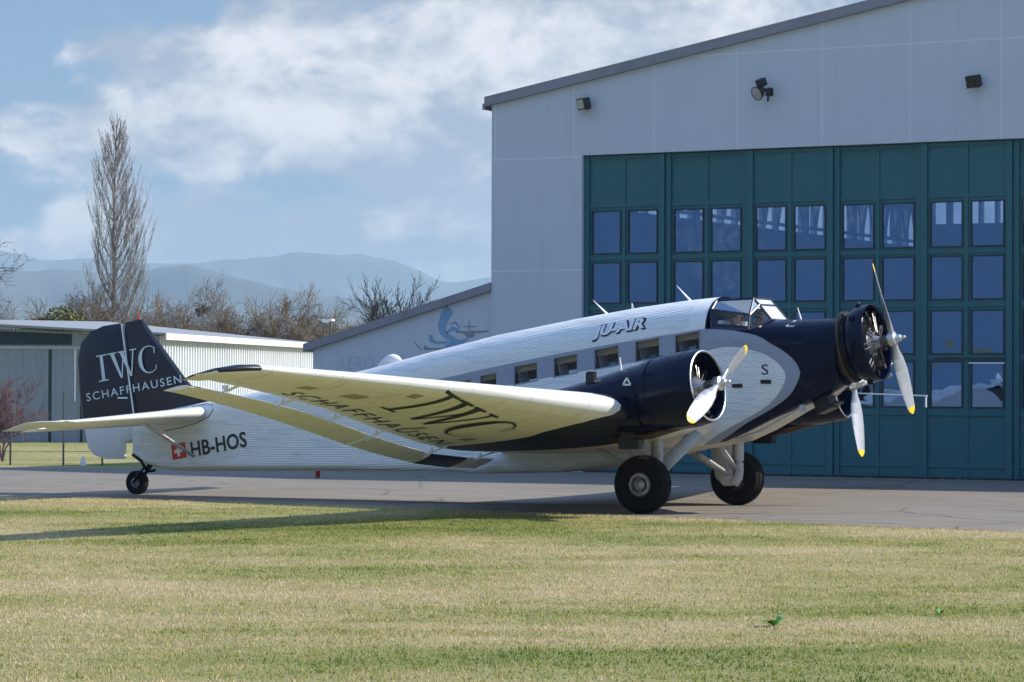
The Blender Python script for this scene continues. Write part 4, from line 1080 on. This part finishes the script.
def onfin(x0, z0, ang, y):
    ca, sa = math.cos(ang), math.sin(ang)
    return lambda u, v, l=0.0: (x0 + u * ca - v * sa, y - l, z0 + u * sa + v * ca)
letters_serif(rud, M['bluegreyletter'], onfin(-13.80, 2.37, R(8.6), -.092), .56, 1.62, 0)
text_obj('SCHAFFHAUSEN', M['bluegreyletter'], rud, 2.48, .17, onfin(-14.12, 1.955, R(9.4), -.092), spacing=1.25, bold=.004)

# tailplane ---------------------------------------------------------
def airfoil(n=18, t=.12, camber=0.0):
    """unit section: x 0 (LE) .. 1 (TE), returns closed loop upper then lower"""
    up, lo = [], []
    for i in range(n + 1):
        x_ = (1 - math.cos(math.pi * i / n)) / 2
        y_ = 5 * t * (.2969 * math.sqrt(x_) - .126 * x_ - .3516 * x_ ** 2 + .2843 * x_ ** 3 - .1036 * x_ ** 4)
        c_ = camber * 4 * x_ * (1 - x_)
        up.append((x_, c_ + y_)); lo.append((x_, c_ - y_))
    return up + lo[::-1][1:-1] if abs(up[-1][1] - lo[-1][1]) < 1e-6 else up + lo[::-1][:-1]
def surface(name, secs, parent, matl, t=.12, camber=0.0, smooth=True):
    """secs: (y, xLE, zLE, xTE, zTE, thickness ratio)"""
    rings_ = []
    for (y, xl, zl, xt, zt, tt) in secs:
        ch = math.hypot(xt - xl, zt - zl); ux, uz = (xt - xl) / ch, (zt - zl) / ch; nx, nz = -uz, ux
        if nz < 0: nx, nz = -nx, -nz
        rings_.append([(xl + (ux * a + nx * c_) * ch, y, zl + (uz * a + nz * c_) * ch) for a, c_ in airfoil(18, tt, camber)])
    nk_ = len(rings_[0]); b = MB()
    b.add([p for r_ in rings_ for p in r_], loft_faces(len(rings_), nk_) + [tuple(range(nk_)), tuple(range((len(rings_) - 1) * nk_, len(rings_) * nk_))])
    return b.build(name, matl, parent, smooth, 40)
for s_ in (-1, 1):
    stb = surface('tailplane', [(s_ * .18, -10.84, 1.76, -12.35, 1.52, .22), (s_ * 1.2, -10.94, 1.73, -12.25, 1.50, .19), (s_ * 4.2, -11.28, 1.60, -12.0, 1.45, .15), (s_ * 4.45, -11.5, 1.62, -11.95, 1.50, .08)], ac, M['stab'])
    surface('elevator', [(s_ * .30, -12.38, 1.53, -13.0, 1.44, .15), (s_ * 3.2, -12.12, 1.48, -12.68, 1.38, .13), (s_ * 4.42, -12.02, 1.45, -12.5, 1.37, .12)], ac, M['stab'])
    surface('elevator_horn', [(s_ * 4.48, -11.35, 1.60, -12.5, 1.40, .07), (s_ * 5.0, -11.50, 1.60, -12.42, 1.40, .06), (s_ * 5.15, -11.75, 1.58, -12.35, 1.40, .04)], ac, M['stab'])
    b = MB(); b.tube([(-11.66, s_ * 1.55, 1.58), (-11.05, s_ * .52, .84)], .045, 10, flat=(1.3, .7)); b.build('tail_strut', M['grey'], ac, True)
# dark outline slot round tailplane root
b = MB()
pth = [(-12.0, 1.36), (-11.6, 1.42), (-11.1, 1.53), (-10.80, 1.66), (-10.68, 1.80), (-10.74, 1.92), (-10.95, 1.97), (-11.3, 1.95)]
pp = [Vector((x_, skin_y(x_, min(z_, fus_at(x_)[1] - .06), -1, .002), min(z_, fus_at(x_)[1] - .06))) for x_, z_ in pth]
b.tube(pp, .010, 5); b.build('trim_slot', M['black'], fus)

# wings -------------------------------------------------------------
def LEf(y): y = abs(y); return (0.45 - (y - 3.9) * 0.155 + (0.0 if y > 3.9 else 0.0), lerp(y, [(0, 1.70), (.9, 1.74), (2.4, 1.84), (3.9, 2.0), (7, 2.22), (10.5, 2.44), (13.2, 2.60)]))
def HGf(y):
    y = abs(y); return (-2.05 - (13.5 - y) * 0.135, lerp(y, [(0, .90), (1, .93), (3, 1.0), (4.5, 1.12), (7, 1.49), (9, 1.83), (11.5, 2.13), (13.5, 2.32)]))
ys = [.55, .95, 1.6, 2.4, 3.2, 4.0, 5, 6, 7, 8, 9, 10, 11, 12, 12.8, 13.2]
for s_ in (-1, 1):
    secs = []
    for y in ys:
        (xl, zl), (xh, zh) = LEf(y), HGf(y)
        xt, zt = xh + .13, zh + .12
        ch = math.hypot(xt - xl, zt - zl); secs.append((s_ * y, xl, zl, xt, zt, lerp(y, [(0, .20), (4, .185), (9, .15), (13.2, .17)])))
    (xl, zl), (xh, zh) = LEf(13.2), HGf(13.2)
    secs.append((s_ * 13.5, xl - .10, zl + .0, -1.92, 2.40, .19)); secs.append((s_ * 13.75, xl - .34, zl - .03, -1.93, 2.41, .17)); secs.append((s_ * 13.98, xl - .66, zl - .10, -1.90, 2.41, .10))
    wg = surface('wing', secs, ac, M['wing'], camber=.015)
    # flaps and aileron behind the trailing edge
    def flapsec(y):
        xh, zh = HGf(y); c_ = lerp(abs(y), [(1, .44), (4, .40), (6, .44), (9, .54), (13.5, .50)])
        return (s_ * y, xh, zh, xh - c_ * .96, zh - c_ * lerp(abs(y), [(1, .46), (4, .46), (7, .38), (13.5, .14)]), .13)
    surface('flap', [flapsec(y) for y in (.98, 2.5, 4.0, 5.5, 6.9)], ac, M['wing'])
    surface('aileron', [flapsec(y) for y in (6.94, 8, 9.5, 11, 12.5, 13.2, 13.6)], ac, M['wing'])
    for y in (2.0, 4.4, 6.9, 8.6, 10.6, 12.6):
        (xh, zh) = HGf(y); b = MB()
        b.tube([(xh + .45, s_ * y, zh + .12), (xh - .02, s_ * y, zh - .03)], [.022, .014], 6); b.tube([(xh + .12, s_ * y, zh + .04), (xh - .05, s_ * y, zh - .10), (xh + .10, s_ * (y - .22), zh + .04)], .008, 5)
        b.box(xh + .06, xh + .15, s_ * y - .02, s_ * y + .02, zh + .03, zh + .10); b.build('flap_bracket', M['whiteletter'], wg)
    if s_ < 0:
        pw_ = M['panel']
        for (py_, px_, w1, w2) in ((-11.6, .75, .22, .35), (-10.3, .9, .30, .5), (-9.3, 1.7, .18, .28), (-6.6, .5, .3, .2), (-5.0, .8, .25, .3)):
            dg = bmesh.new(); dg.from_mesh(wg.data); wq = BVHTree.FromBMesh(dg); dg.free(); b = MB()
            def fz(u, v): 
                yq, xq = py_ + u, HGf(py_)[0] + .13 + px_ + v; hh = wq.ray_cast(Vector((xq + .0001, yq + .0003, 0)), Vector((0, 0, 1))); return (xq, yq, (hh[0].z if hh[0] else 2) - .006)
            grid(b, fz, 0, w2, 0, w1, 3, 3, 0); b.build('access_panel', pw_, wg)
    # underwing lettering, cast onto the lower skin
    dg = bmesh.new(); dg.from_mesh(wg.data); wb = BVHTree.FromBMesh(dg); dg.free()
    def under(y0, yspan, k0, dirn):
        def f(u, v, l=0.0):
            y = y0 + u * dirn; x_ = HGf(y)[0] + .13 + k0 + v
            hit = wb.ray_cast(Vector((x_ + .00013, y + .00037, 0)), Vector((0, 0, 1)))
            z_ = hit[0].z if hit[0] else HGf(y)[1]
            return (x_, y, z_ - .008 - l)
        return f
    if s_ < 0:
        letters_serif(wg, M['blackletter'], under(-8.75, 0, .95, 1), 1.30, 3.55, 0)
        text_obj('SCHAFFHAUSEN', M['blackletter'], wg, 6.5, .36, under(-11.1, 0, .20, 1), spacing=1.25, sub=2)
    else:
        letters_serif(wg, M['blackletter'], under(5.2, 0, .95, 1), 1.30, 3.5, 0)
# pitot boom on the port wing
b = MB(); b.tube([(-.7, 10, 2.18), (1.02, 10, 2.13)], .018, 6); b.tube([(.99, 10, 2.13), (.99, 10, 1.88)], .022, 6); b.tube([(-.7, 10, 2.18), (-.7, 10, 2.45)], .02, 6); b.build('pitot_boom', M['whiteletter'], ac)

# engines -----------------------------------------------------------
def blade_mesh(b, T, L=1.45, mi=0):
    """one propeller blade along local +Z, face forward +X, twisted"""
    st = [(.10, .055, .055, 35), (.22, .06, .05, 40), (.38, .115, .032, 36), (.6, .15, .022, 30), (.85, .155, .016, 25), (1.1, .14, .012, 21), (1.31, .115, .010, 18), (1.315, .1145, .010, 18), (1.40, .08, .008, 17), (L, .02, .006, 14)]
    rr = []
    for z_, w_, t_, a in st:
        an = R(-a); r_ = []
        for k in range(12):
            q = 2 * math.pi * k / 12; cx_, cy_ = math.cos(q) * w_, math.sin(q) * t_
            r_.append(T @ Vector((cy_ * math.cos(an) + cx_ * math.sin(an), cx_ * math.cos(an) - cy_ * math.sin(an), z_)))
        rr.append(r_)
    for i in range(len(st) - 1):
        b.add(rr[i] + rr[i + 1], loft_faces(2, 12), 1 if st[i][0] >= 1.313 else 0)
    b.add(rr[-1], [tuple(range(12))], 1)
def engine(center, yaw, prop_ang, nacelle):
    """center = propeller hub; builds cowling, radial engine, propeller"""
    T = Matrix.Translation(center) @ Matrix.Rotation(yaw, 4, 'Z') @ Matrix.Rotation(-PITCH, 4, 'Y')
    if nacelle:
        prof = [(-.26, .60), (-.215, .605), (-.205, .625), (-.24, .655), (-.42, .675), (-.8, .68), (-1.2, .655), (-1.42, .62), (-1.42, .58), (-1.0, .62), (-.5, .62), (-.26, .585)]
    else:
        prof = [(-.36, .675), (-.32, .685), (-.315, .70), (-.36, .712), (-.48, .718), (-.60, .69), (-.70, .63), (-.74, .58), (-.72, .56), (-.6, .65), (-.5, .69)]
    b = MB(); b.lathe(prof, T, 56, close=True)
    cw = b.build('engine_cowling', M['navy'], ac, True, 60)
    lip = [(-.222, .598), (-.205, .602), (-.196, .622), (-.213, .64)] if nacelle else [(-.325, .682), (-.312, .688), (-.306, .70), (-.322, .71)]
    b = MB(); b.lathe(lip, T, 56); b.build('cowling_lip', M['metal'] if nacelle else M['navy'], cw, True)
    b = MB()
    if nacelle:
        for a_, r_ in ((-.50, .679), (-1.16, .663)): b.lathe([(a_ - .012, r_), (a_ - .012, r_ + .006), (a_ + .012, r_ + .006), (a_ + .012, r_)], T, 56)
        for k in range(6):
            q = R(30 + 60 * k); b.tube([T @ Vector((-.46, .68 * math.cos(q), .68 * math.sin(q))), T @ Vector((-1.2, .668 * math.cos(q), .668 * math.sin(q)))], .007, 4)
            for u in (-.62, -.85, -1.05): b.tube([T @ Vector((u, .679 * math.cos(q + .02), .679 * math.sin(q + .02))), T @ Vector((u, .695 * math.cos(q + .02), .695 * math.sin(q + .02)))], .012, 6)
    else:
        for k in range(9):
            q = R(20 + 40 * k); rc = MB(); rc.lathe([(0, .03), (.02, .055), (.06, .06), (.10, .045), (.11, 0)], T @ Matrix.Translation((-.52, .715 * math.cos(q), .715 * math.sin(q))) @ Matrix.Rotation(q, 4, 'X') @ Matrix.Rotation(R(90), 4, 'Z') @ Matrix.Translation((-.045, 0, 0)), 10); rc.build('rocker_cover', M['navy'], cw, True, 40)
    if nacelle: b.build('cowling_strap', M['navy'], cw, True, 40)
    ex = -.62 if nacelle else -.52
    b = MB(); b.lathe([(-.20, 0), (-.20, .07), (-.34, .13), (-.42, .20), (ex + .1, .24), (ex - .1, .26), (ex - .3, .26)], T, 24)
    eng = b.build('radial_engine', M['casing'], ac, True, 40)
    b = MB(); b.lathe([(ex - .28, .0), (ex - .28, .60 if nacelle else .66)], T, 32); b.build('firewall', M['dark'], eng)
    for k in range(9):
        a = 2 * math.pi * (k + .5) / 9
        Tc = T @ Matrix.Translation((ex, 0, 0)) @ Matrix.Rotation(a, 4, 'X') @ Matrix.Rotation(R(-90), 4, 'Y')
        b = MB(); pr = [(.22, .06)]
        for q in range(8): pr += [(.27 + q * .034, .105), (.285 + q * .034, .105), (.286 + q * .034, .085), (.30 + q * .034, .085)]
        pr += [(.56, .09), (.58, .0)]
        b.lathe(pr, Tc, 14); 
        for sy in (-1, 1):
            p0 = T @ Matrix.Rotation(a, 4, 'X') @ Vector((ex + .2, sy * .03, .2)); p1 = T @ Matrix.Rotation(a, 4, 'X') @ Vector((ex + .14, sy * .05, .56)); b.tube([p0, p1], .014, 6)
        p0 = T @ Matrix.Rotation(a, 4, 'X') @ Vector((ex + .16, .0, .57)); p1 = T @ Matrix.Rotation(a, 4, 'X') @ Vector((ex - .1, .0, .56)); b.tube([p0, p1], .05, 6)
        b.build('cylinder', M['fins'] if k % 2 else M['steel'], eng, True, 30)
    # propeller
    b = MB(); b.lathe([(-.26, .0), (-.26, .085), (-.10, .10), (-.06, .13), (.05, .13), (.07, .075), (.16, .06), (.17, .03), (.24, .028), (.25, 0)], T, 20)
    b.tube([T @ Vector((0, 0, -.2)), T @ Vector((0, 0, .2))], .07, 10) if False else None
    pr = b.build('propeller', M['metal'], ac, True, 35)
    for k in (0, 1):
        b = MB(); blade_mesh(b, T @ Matrix.Rotation(prop_ang + k * math.pi, 4, 'X')); b.build('propeller_blade', [M['blade'], M['yellow']], pr, True, 40)
    return T, cw
# rotation about +X by a takes +Z towards -Y
Tc, cwc = engine(Vector((4.04, 0, 3.21)), 0, R(17), False)
Ts, cws = engine(Vector((2.0, -3.2, 2.385)), R(-4), R(-63), True)
Tp, cwp = engine(Vector((2.0, 3.2, 2.385)), R(4), R(-8), True)
# exhaust collector ring and neck behind the nose engine
b = MB(); pts = [Tc @ Vector((-1.02, .64 * math.cos(R(a)), .64 * math.sin(R(a)))) for a in range(-150, 151, 12)]
pts = [Tc @ Vector((-.86, .55 * math.cos(R(a)), .63 * math.sin(R(a)))) for a in range(100, 441, 12)]
b.tube(pts, .045, 10); b.tube([Tc @ Vector((-1.06, -.35, -.55)), Tc @ Vector((-1.5, -.45, -.62)), Tc @ Vector((-2.2, -.50, -.66))], [.07, .08, .075], 10); b.build('exhaust_ring', M['exhaust'], ac, True)
b = MB(); b.lathe([(-.6, .50), (-.95, .54), (-1.1, .565)], Tc, 32); b.build('engine_mount', M['black'], ac, True)
b = MB()
for a in (20, 65, 115, 160, 230, 310): b.tube([Tc @ Vector((-.85, .5 * math.cos(R(a)), .5 * math.sin(R(a)))), Tc @ Vector((-1.15, .56 * math.cos(R(a)), .56 * math.sin(R(a))))], .025, 6)
b.build('mount_tubes', M['steel'], ac)
# chin cooler and steps below the nose
b = MB(); T5 = Matrix.Translation((2.78, -.10, 1.99)) @ Matrix.Rotation(-R(25), 4, 'Y'); b.box(-.15, .15, -.20, .20, -.11, .16, T5); b.box(.14, .28, -.16, .16, -.08, -.04, T5); b.build('oil_cooler', M['black'], ac)
b = MB(); b.tube([(1.2, -.62, 1.36), (1.7, -.62, 1.52), (2.2, -.55, 1.80), (2.5, -.5, 2.0)], .022, 6); b.build('fuel_pipe', M['grey'], ac)
b = MB(); b.box(2.45, 2.53, -.6, -.5, 1.86, 2.0); b.build('belly_bracket', M['grey'], ac)
# nacelles
for s_ in (-1, 1):
    pr = [(.62, .60, .62, .0), (.2, .58, .58, .0), (-.3, .52, .50, .02), (-.8, .44, .40, .06), (-1.3, .32, .28, .14), (-1.9, .14, .14, .26), (-2.2, .03, .03, .30)]
    rr = []
    for x_, ry, rz, dz_ in pr:
        zc = 2.385 + .169 * (x_ - 2.0) + dz_
        zc = max(zc, 1.45)
        rr += [(x_, s_ * (3.2 - (2 - x_) * .07 * .5) + ry * math.cos(2 * math.pi * k / 36), zc + rz * math.sin(2 * math.pi * k / 36)) for k in range(36)]
    b = MB(); b.add(rr, loft_faces(len(pr), 36) + [tuple(range(36))])
    nac = b.build('nacelle', M['navy'], ac, True, 50)
    b = MB(); b.box(-.52, -.36, s_ * 3.35 - .06, s_ * 3.35 + .06, 2.12, 2.57); b.box(-.50, -.355, s_ * 3.35 - .05, s_ * 3.35 + .05, 2.57, 2.595); b.build('air_intake', M['black'], nac)
    b = MB(); b.tube([(.14, s_ * 3.3, 2.42), (.14, s_ * 3.3, 2.60)], .045, 8, mi=0); b.tube([(.14, s_ * 3.3, 2.60), (.11, s_ * 3.3, 2.85)], [.022, .012], 6, mi=1); b.build('temperature_probe', [M['black'], M['whiteletter']], nac)
    b = MB(); b.tube([(1.2, s_ * 3.1, 1.62), (.6, s_ * 3.05, 1.46), (-.2, s_ * 3.0, 1.38)], [.07, .08, .07], 10); b.build('exhaust_pipe', M['exhaust'], nac, True)
    b = MB(); b.box(.0, .40, s_ * 3.0 - .13, s_ * 3.0 + .13, 1.20, 1.38); b.box(.02, .30, s_ * 3.0 - .10, s_ * 3.0 + .10, 1.36, 1.5); b.build('oil_cooler', M['black'], nac)
b = MB(); y_ = lambda x_, z_: -3.2 - .63
tri(.40, 2.36, .15, lambda x_, z_: -3.76).build('warning_triangle', M['whiteletter'], cws)

# landing gear --------------------------------------------------------
def wheel(c, r, w_, side, name='main_wheel', parent=None):
    T = Matrix.Translation(c) @ Matrix.Rotation(R(90) * (1 if side > 0 else -1), 4, 'Z')
    h = w_ / 2; b = MB()
    b.lathe([(-h * .62, r * .44), (-h * .85, r * .52), (-h, r * .78), (-h * .92, r * .90), (-h * .62, r * .975), (-h * .3, r), (h * .3, r), (h * .62, r * .975), (h * .92, r * .90), (h, r * .78), (h * .85, r * .50), (h * .80, r * .44), (h * .5, r * .42)], T, 56)
    for q in (-.25, 0, .25): b.lathe([(q * w_ - .012, r * .998), (q * w_ - .01, r * 1.006), (q * w_ + .01, r * 1.006), (q * w_ + .012, r * .998)], T, 56)
    t = b.build(name, M['rubber'], parent or ac, True, 40)
    b = MB(); b.lathe([(h * .50, r * .50), (h * .62, r * .42), (h * .86, r * .38), (h * .88, r * .30), (h * .35, r * .285), (h * .35, r * .23), (h * .86, r * .20), (h * .98, r * .12), (h * 1.08, r * .05), (h * 1.08, 0)], T, 40)
    for k in range(8):
        a = 2 * math.pi * k / 8; p0 = T @ Vector((h * .84, r * .385 * math.cos(a), r * .385 * math.sin(a))); p1 = T @ Vector((h * .95, r * .385 * math.cos(a), r * .385 * math.sin(a))); b.tube([p0, p1], .012, 6)
    b.build('wheel_hub', M['hub'], t, True, 35)
    b = MB(); b.lathe([(-h * .50, r * .54), (-h * .6, r * .3), (-h * .6, 0)], T, 32); b.build('brake_drum', M['steel'], t, True, 35)
    return t
for s_ in (-1, 1):
    wheel(Vector((0.0, s_ * 2.12, .535)), .53, .36, s_)
    yi = s_ * 1.82
    b = MB()
    # broad leg fairing, a streamlined slab from wing to axle
    lg = [((-.18, 1.55), (.24, .13)), ((-.18, 1.2), (.24, .13)), ((-.16, .8), (.22, .12)), ((-.13, .55), (.20, .11)), ((-.04, .41), (.14, .09))]
    rr = []
    for (x_, z_), (a, c_) in lg:
        rr += [(x_ + a * math.cos(2 * math.pi * k / 20), yi + c_ * math.sin(2 * math.pi * k / 20), z_) for k in range(20)]
    b.add(rr, loft_faces(len(lg), 20) + [tuple(range(20)), tuple(range(80, 100))])
    b.tube([(-.15, yi, .50), (.02, yi, .50), (.02, s_ * 2.05, .53)], [.12, .11, .07], 12)
    b.build('landing_gear_leg', M['grey'], ac, True, 50)
    b = MB(); b.tube([(.17, yi, 1.6), (.17, yi, .88)], .095, 14); b.tube([(.17, yi, .90), (.17, yi, .84)], .065, 12); b.tube([(.17, yi, .85), (.18, yi, .70), (.15, yi, .55), (.06, yi, .45)], [.085, .088, .10, .11], 12); b.build('shock_strut', M['grey'], ac, True, 50)
    b = MB(); b.tube([(-.05, yi - s_ * .05, .62), (-.05, s_ * .45, 1.02)], .05, 10, flat=(1.5, .8)); b.build('inner_brace', M['grey'], ac, True)
    b = MB(); b.tube([(-.10, yi, .62), (-1.15, s_ * 1.75, 1.20)], .07, 10, flat=(1, .8)); b.build('rear_brace', M['grey'], ac, True)
    b = MB(); b.tube([(.10, yi + s_ * .1, .66), (.72 if s_ < 0 else .12, s_ * (1.30 if s_ < 0 else 1.0), 1.48 if s_ < 0 else 1.2)], .12 if s_ < 0 else .05, 12, flat=(1.2, .7))
    b.build('front_brace', M['grey'], ac, True)
# tail wheel
wheel(Vector((-12.86, 0, .255)), .25, .20, -1, 'tail_wheel')
b = MB()
for y in (-.13, .13): b.tube([(-12.86, y, .25), (-12.72, y, .46), (-12.60, y * .4, .60)], .026, 8)
b.tube([(-12.62, 0, .52), (-12.5, 0, .66)], .06, 10); b.tube([(-12.95, -.05, .84), (-12.72, -.04, .70), (-12.66, 0, .56)], .035, 8); b.tube([(-12.4, 0, .52), (-12.66, 0, .48)], .03, 8)
b.build('tail_wheel_fork', M['navy'], ac, True)

# ------------------------------------------------------------------ PILOTS
M['skin'] = mat('skin', (0.45, 0.24, 0.16), 0.5); M['shirt'] = mat('white_shirt', (0.85, 0.88, 0.92), 0.8)
M['hair'] = mat('dark_hair', (0.03, 0.02, 0.015), 0.7); M['headset'] = mat('dark_headset', (0.01, 0.01, 0.012), 0.4); M['trouser'] = mat('dark_trousers', (0.015, 0.018, 0.03), 0.8)
def skin_body(name, verts, edges, radii, matl, parent, sub=2):
    me = bpy.data.meshes.new(name); me.from_pydata(verts, edges, []); o = bpy.data.objects.new('tmp', me); col.objects.link(o)
    md = o.modifiers.new('s', 'SKIN'); sd = o.modifiers.new('d', 'SUBSURF'); sd.levels = sub; sd.render_levels = sub
    for i, r_ in enumerate(radii):
        rr_ = r_ if isinstance(r_, tuple) else (r_, r_); me.skin_vertices[0].data[i].radius = rr_
    me.skin_vertices[0].data[0].use_root = True
    bpy.context.view_layer.update()
    m2 = bpy.data.meshes.new_from_object(o.evaluated_get(bpy.context.evaluated_depsgraph_get())); bpy.data.objects.remove(o)
    m2.name = name; m2.materials.clear(); m2.shade_smooth()
    return link(name, m2, parent, matl)
def pilot(loc, turn, label):
    e = empty('person', loc, turn); tag(e, label, 'person')
    # seated: pelvis at origin, facing +x ; one continuous body
    V = [(0, 0, .12), (0, 0, .30), (0.01, 0, .48), (.01, 0, .60), (.02, 0, .68), (.03, 0, .77), (.03, 0, .86)]
    E = [(0, 1), (1, 2), (2, 3), (3, 4), (4, 5), (5, 6)]
    Rr = [(.16, .12), (.15, .11), (.17, .115), (.14, .09), (.058, .058), (.078, .085), (.07, .078)]
    for s_ in (-1, 1):
        i = len(V); V += [(.01, s_ * .17, .56), (.10, s_ * .23, .32), (.34, s_ * .20, .30), (.42, s_ * .19, .31)]; E += [(3, i), (i, i + 1), (i + 1, i + 2), (i + 2, i + 3)]; Rr += [.06, .045, .03, .028]
        for q in range(5):
            j = len(V); dy = (q - 2) * .018 * s_
            L = (.06, .085, .09, .08, .055)[q]; V += [(.45, s_ * .19 + dy, .31), (.45 + L * .7, s_ * .19 + dy * 1.3, .30), (.45 + L * .8, s_ * .19 + dy * 1.3, .27)]; E += [(i + 3, j), (j, j + 1), (j + 1, j + 2)]; Rr += [.010, .009, .008]
        k = len(V); V += [(.10, s_ * .10, .10), (.46, s_ * .11, .14), (.52, s_ * .11, -.22), (.64, s_ * .11, -.25)]; E += [(0, k), (k, k + 1), (k + 1, k + 2), (k + 2, k + 3)]; Rr += [.085, .062, .045, .035]
    body = skin_body('body', V, E, Rr, M['skin'], e)
    # shirt over torso and upper arms
    V2 = [(0, 0, .10), (0, 0, .30), (0.01, 0, .48), (.01, 0, .61)]; E2 = [(0, 1), (1, 2), (2, 3)]; R2 = [(.18, .14), (.168, .128), (.19, .132), (.15, .10)]
    for s_ in (-1, 1):
        i = len(V2); V2 += [(.01, s_ * .17, .565), (.07, s_ * .21, .42), (.10, s_ * .235, .33)]; E2 += [(3, i), (i, i + 1), (i + 1, i + 2)]; R2 += [.078, .068, .062]
    skin_body('shirt', V2, E2, R2, M['shirt'], e)
    V3 = [(0, 0, .12)]; E3 = []; R3 = [(.17, .135)]
    for s_ in (-1, 1):
        k = len(V3); V3 += [(.10, s_ * .10, .10), (.46, s_ * .11, .14), (.52, s_ * .11, -.16)]; E3 += [(0, k), (k, k + 1), (k + 1, k + 2)]; R3 += [.098, .078, .062]
    skin_body('trousers', V3, E3, R3, M['trouser'], e)
    # face: nose, eyes, mouth, ears
    b = MB(); b.tube([(.105, 0, .85), (.128, 0, .815), (.108, 0, .805)], [.010, .017, .012], 8); b.build('nose', M['skin'], e, True)
    b = MB()
    for s_ in (-1, 1): b.tube([(.100, s_ * .032, .838), (.108, s_ * .032, .838)], [.012, .010], 8)
    b.build('eyes', M['hair'], e)
    b = MB(); b.tube([(.096, -.025, .775), (.106, 0, .773), (.096, .025, .775)], .006, 6); b.build('mouth', M['red'], e)
    bm = bmesh.new(); bmesh.ops.create_uvsphere(bm, u_segments=20, v_segments=12, radius=.093)
    for v in list(bm.verts):
        if v.co.z < -.02 and v.co.x > -.02 or v.co.z < -.06: bm.verts.remove(v)
    for v in bm.verts: v.co = Vector((v.co.x * 1.05 + .018, v.co.y * .95, v.co.z * 1.0 + .865))
    me = bpy.data.meshes.new('hair'); bm.to_mesh(me); bm.free(); link('hair', me, e, M['hair'], True)
    b = MB(); b.tube([(.02, .10 * math.cos(R(a)), .83 + .135 * math.sin(R(a))) for a in range(0, 181, 15)], .010, 6)
    for s_ in (-1, 1): b.tube([(.02, s_ * .085, .83), (.02, s_ * .125, .83)], .04, 12)
    b.tube([(.03, -.11, .80), (.12, -.07, .77)], .006, 5); b.build('headset', M['headset'], e, True)
    return e
pilot((1.08, -.42, 2.83), R(6), 'pilot in a white shirt and dark headset at the near side window of the cockpit')
pilot((1.20, .40, 2.83), R(-10), 'second pilot in a white shirt on the far side of the cockpit')
for s_ in (-1, 1):
    b = MB(); b.box(.86, 1.30, s_ * .42 - .22, s_ * .42 + .22, 2.56, 2.84); b.build('pilot_seat', M['seat'], ac)
    b = MB(); b.box(.82, .90, s_ * .42 - .2, s_ * .42 + .2, 2.84, 3.56); b.build('pilot_seat_back', M['cloth'], ac)

# ------------------------------------------------------------------ haze
hm = bpy.data.materials.new('haze_air'); hm.use_nodes = True; nt = hm.node_tree; nt.nodes.remove(nt.nodes['Principled BSDF'])
pv = nt.nodes.new('ShaderNodeVolumePrincipled'); pv.inputs['Color'].default_value = (0.58, 0.82, 1.10, 1); pv.inputs['Density'].default_value = 9.5e-5; pv.inputs['Anisotropy'].default_value = 0.1
nt.links.new(pv.outputs[0], nt.nodes['Material Output'].inputs['Volume'])
b = MB(); b.box(c0.x - 30500, c0.x + 30500, c0.y - 30500, c0.y + 30500, -1.5, 720)
tag(b.build('haze', hm), 'blue haze of the air before the far hills', 'haze', kind='stuff')
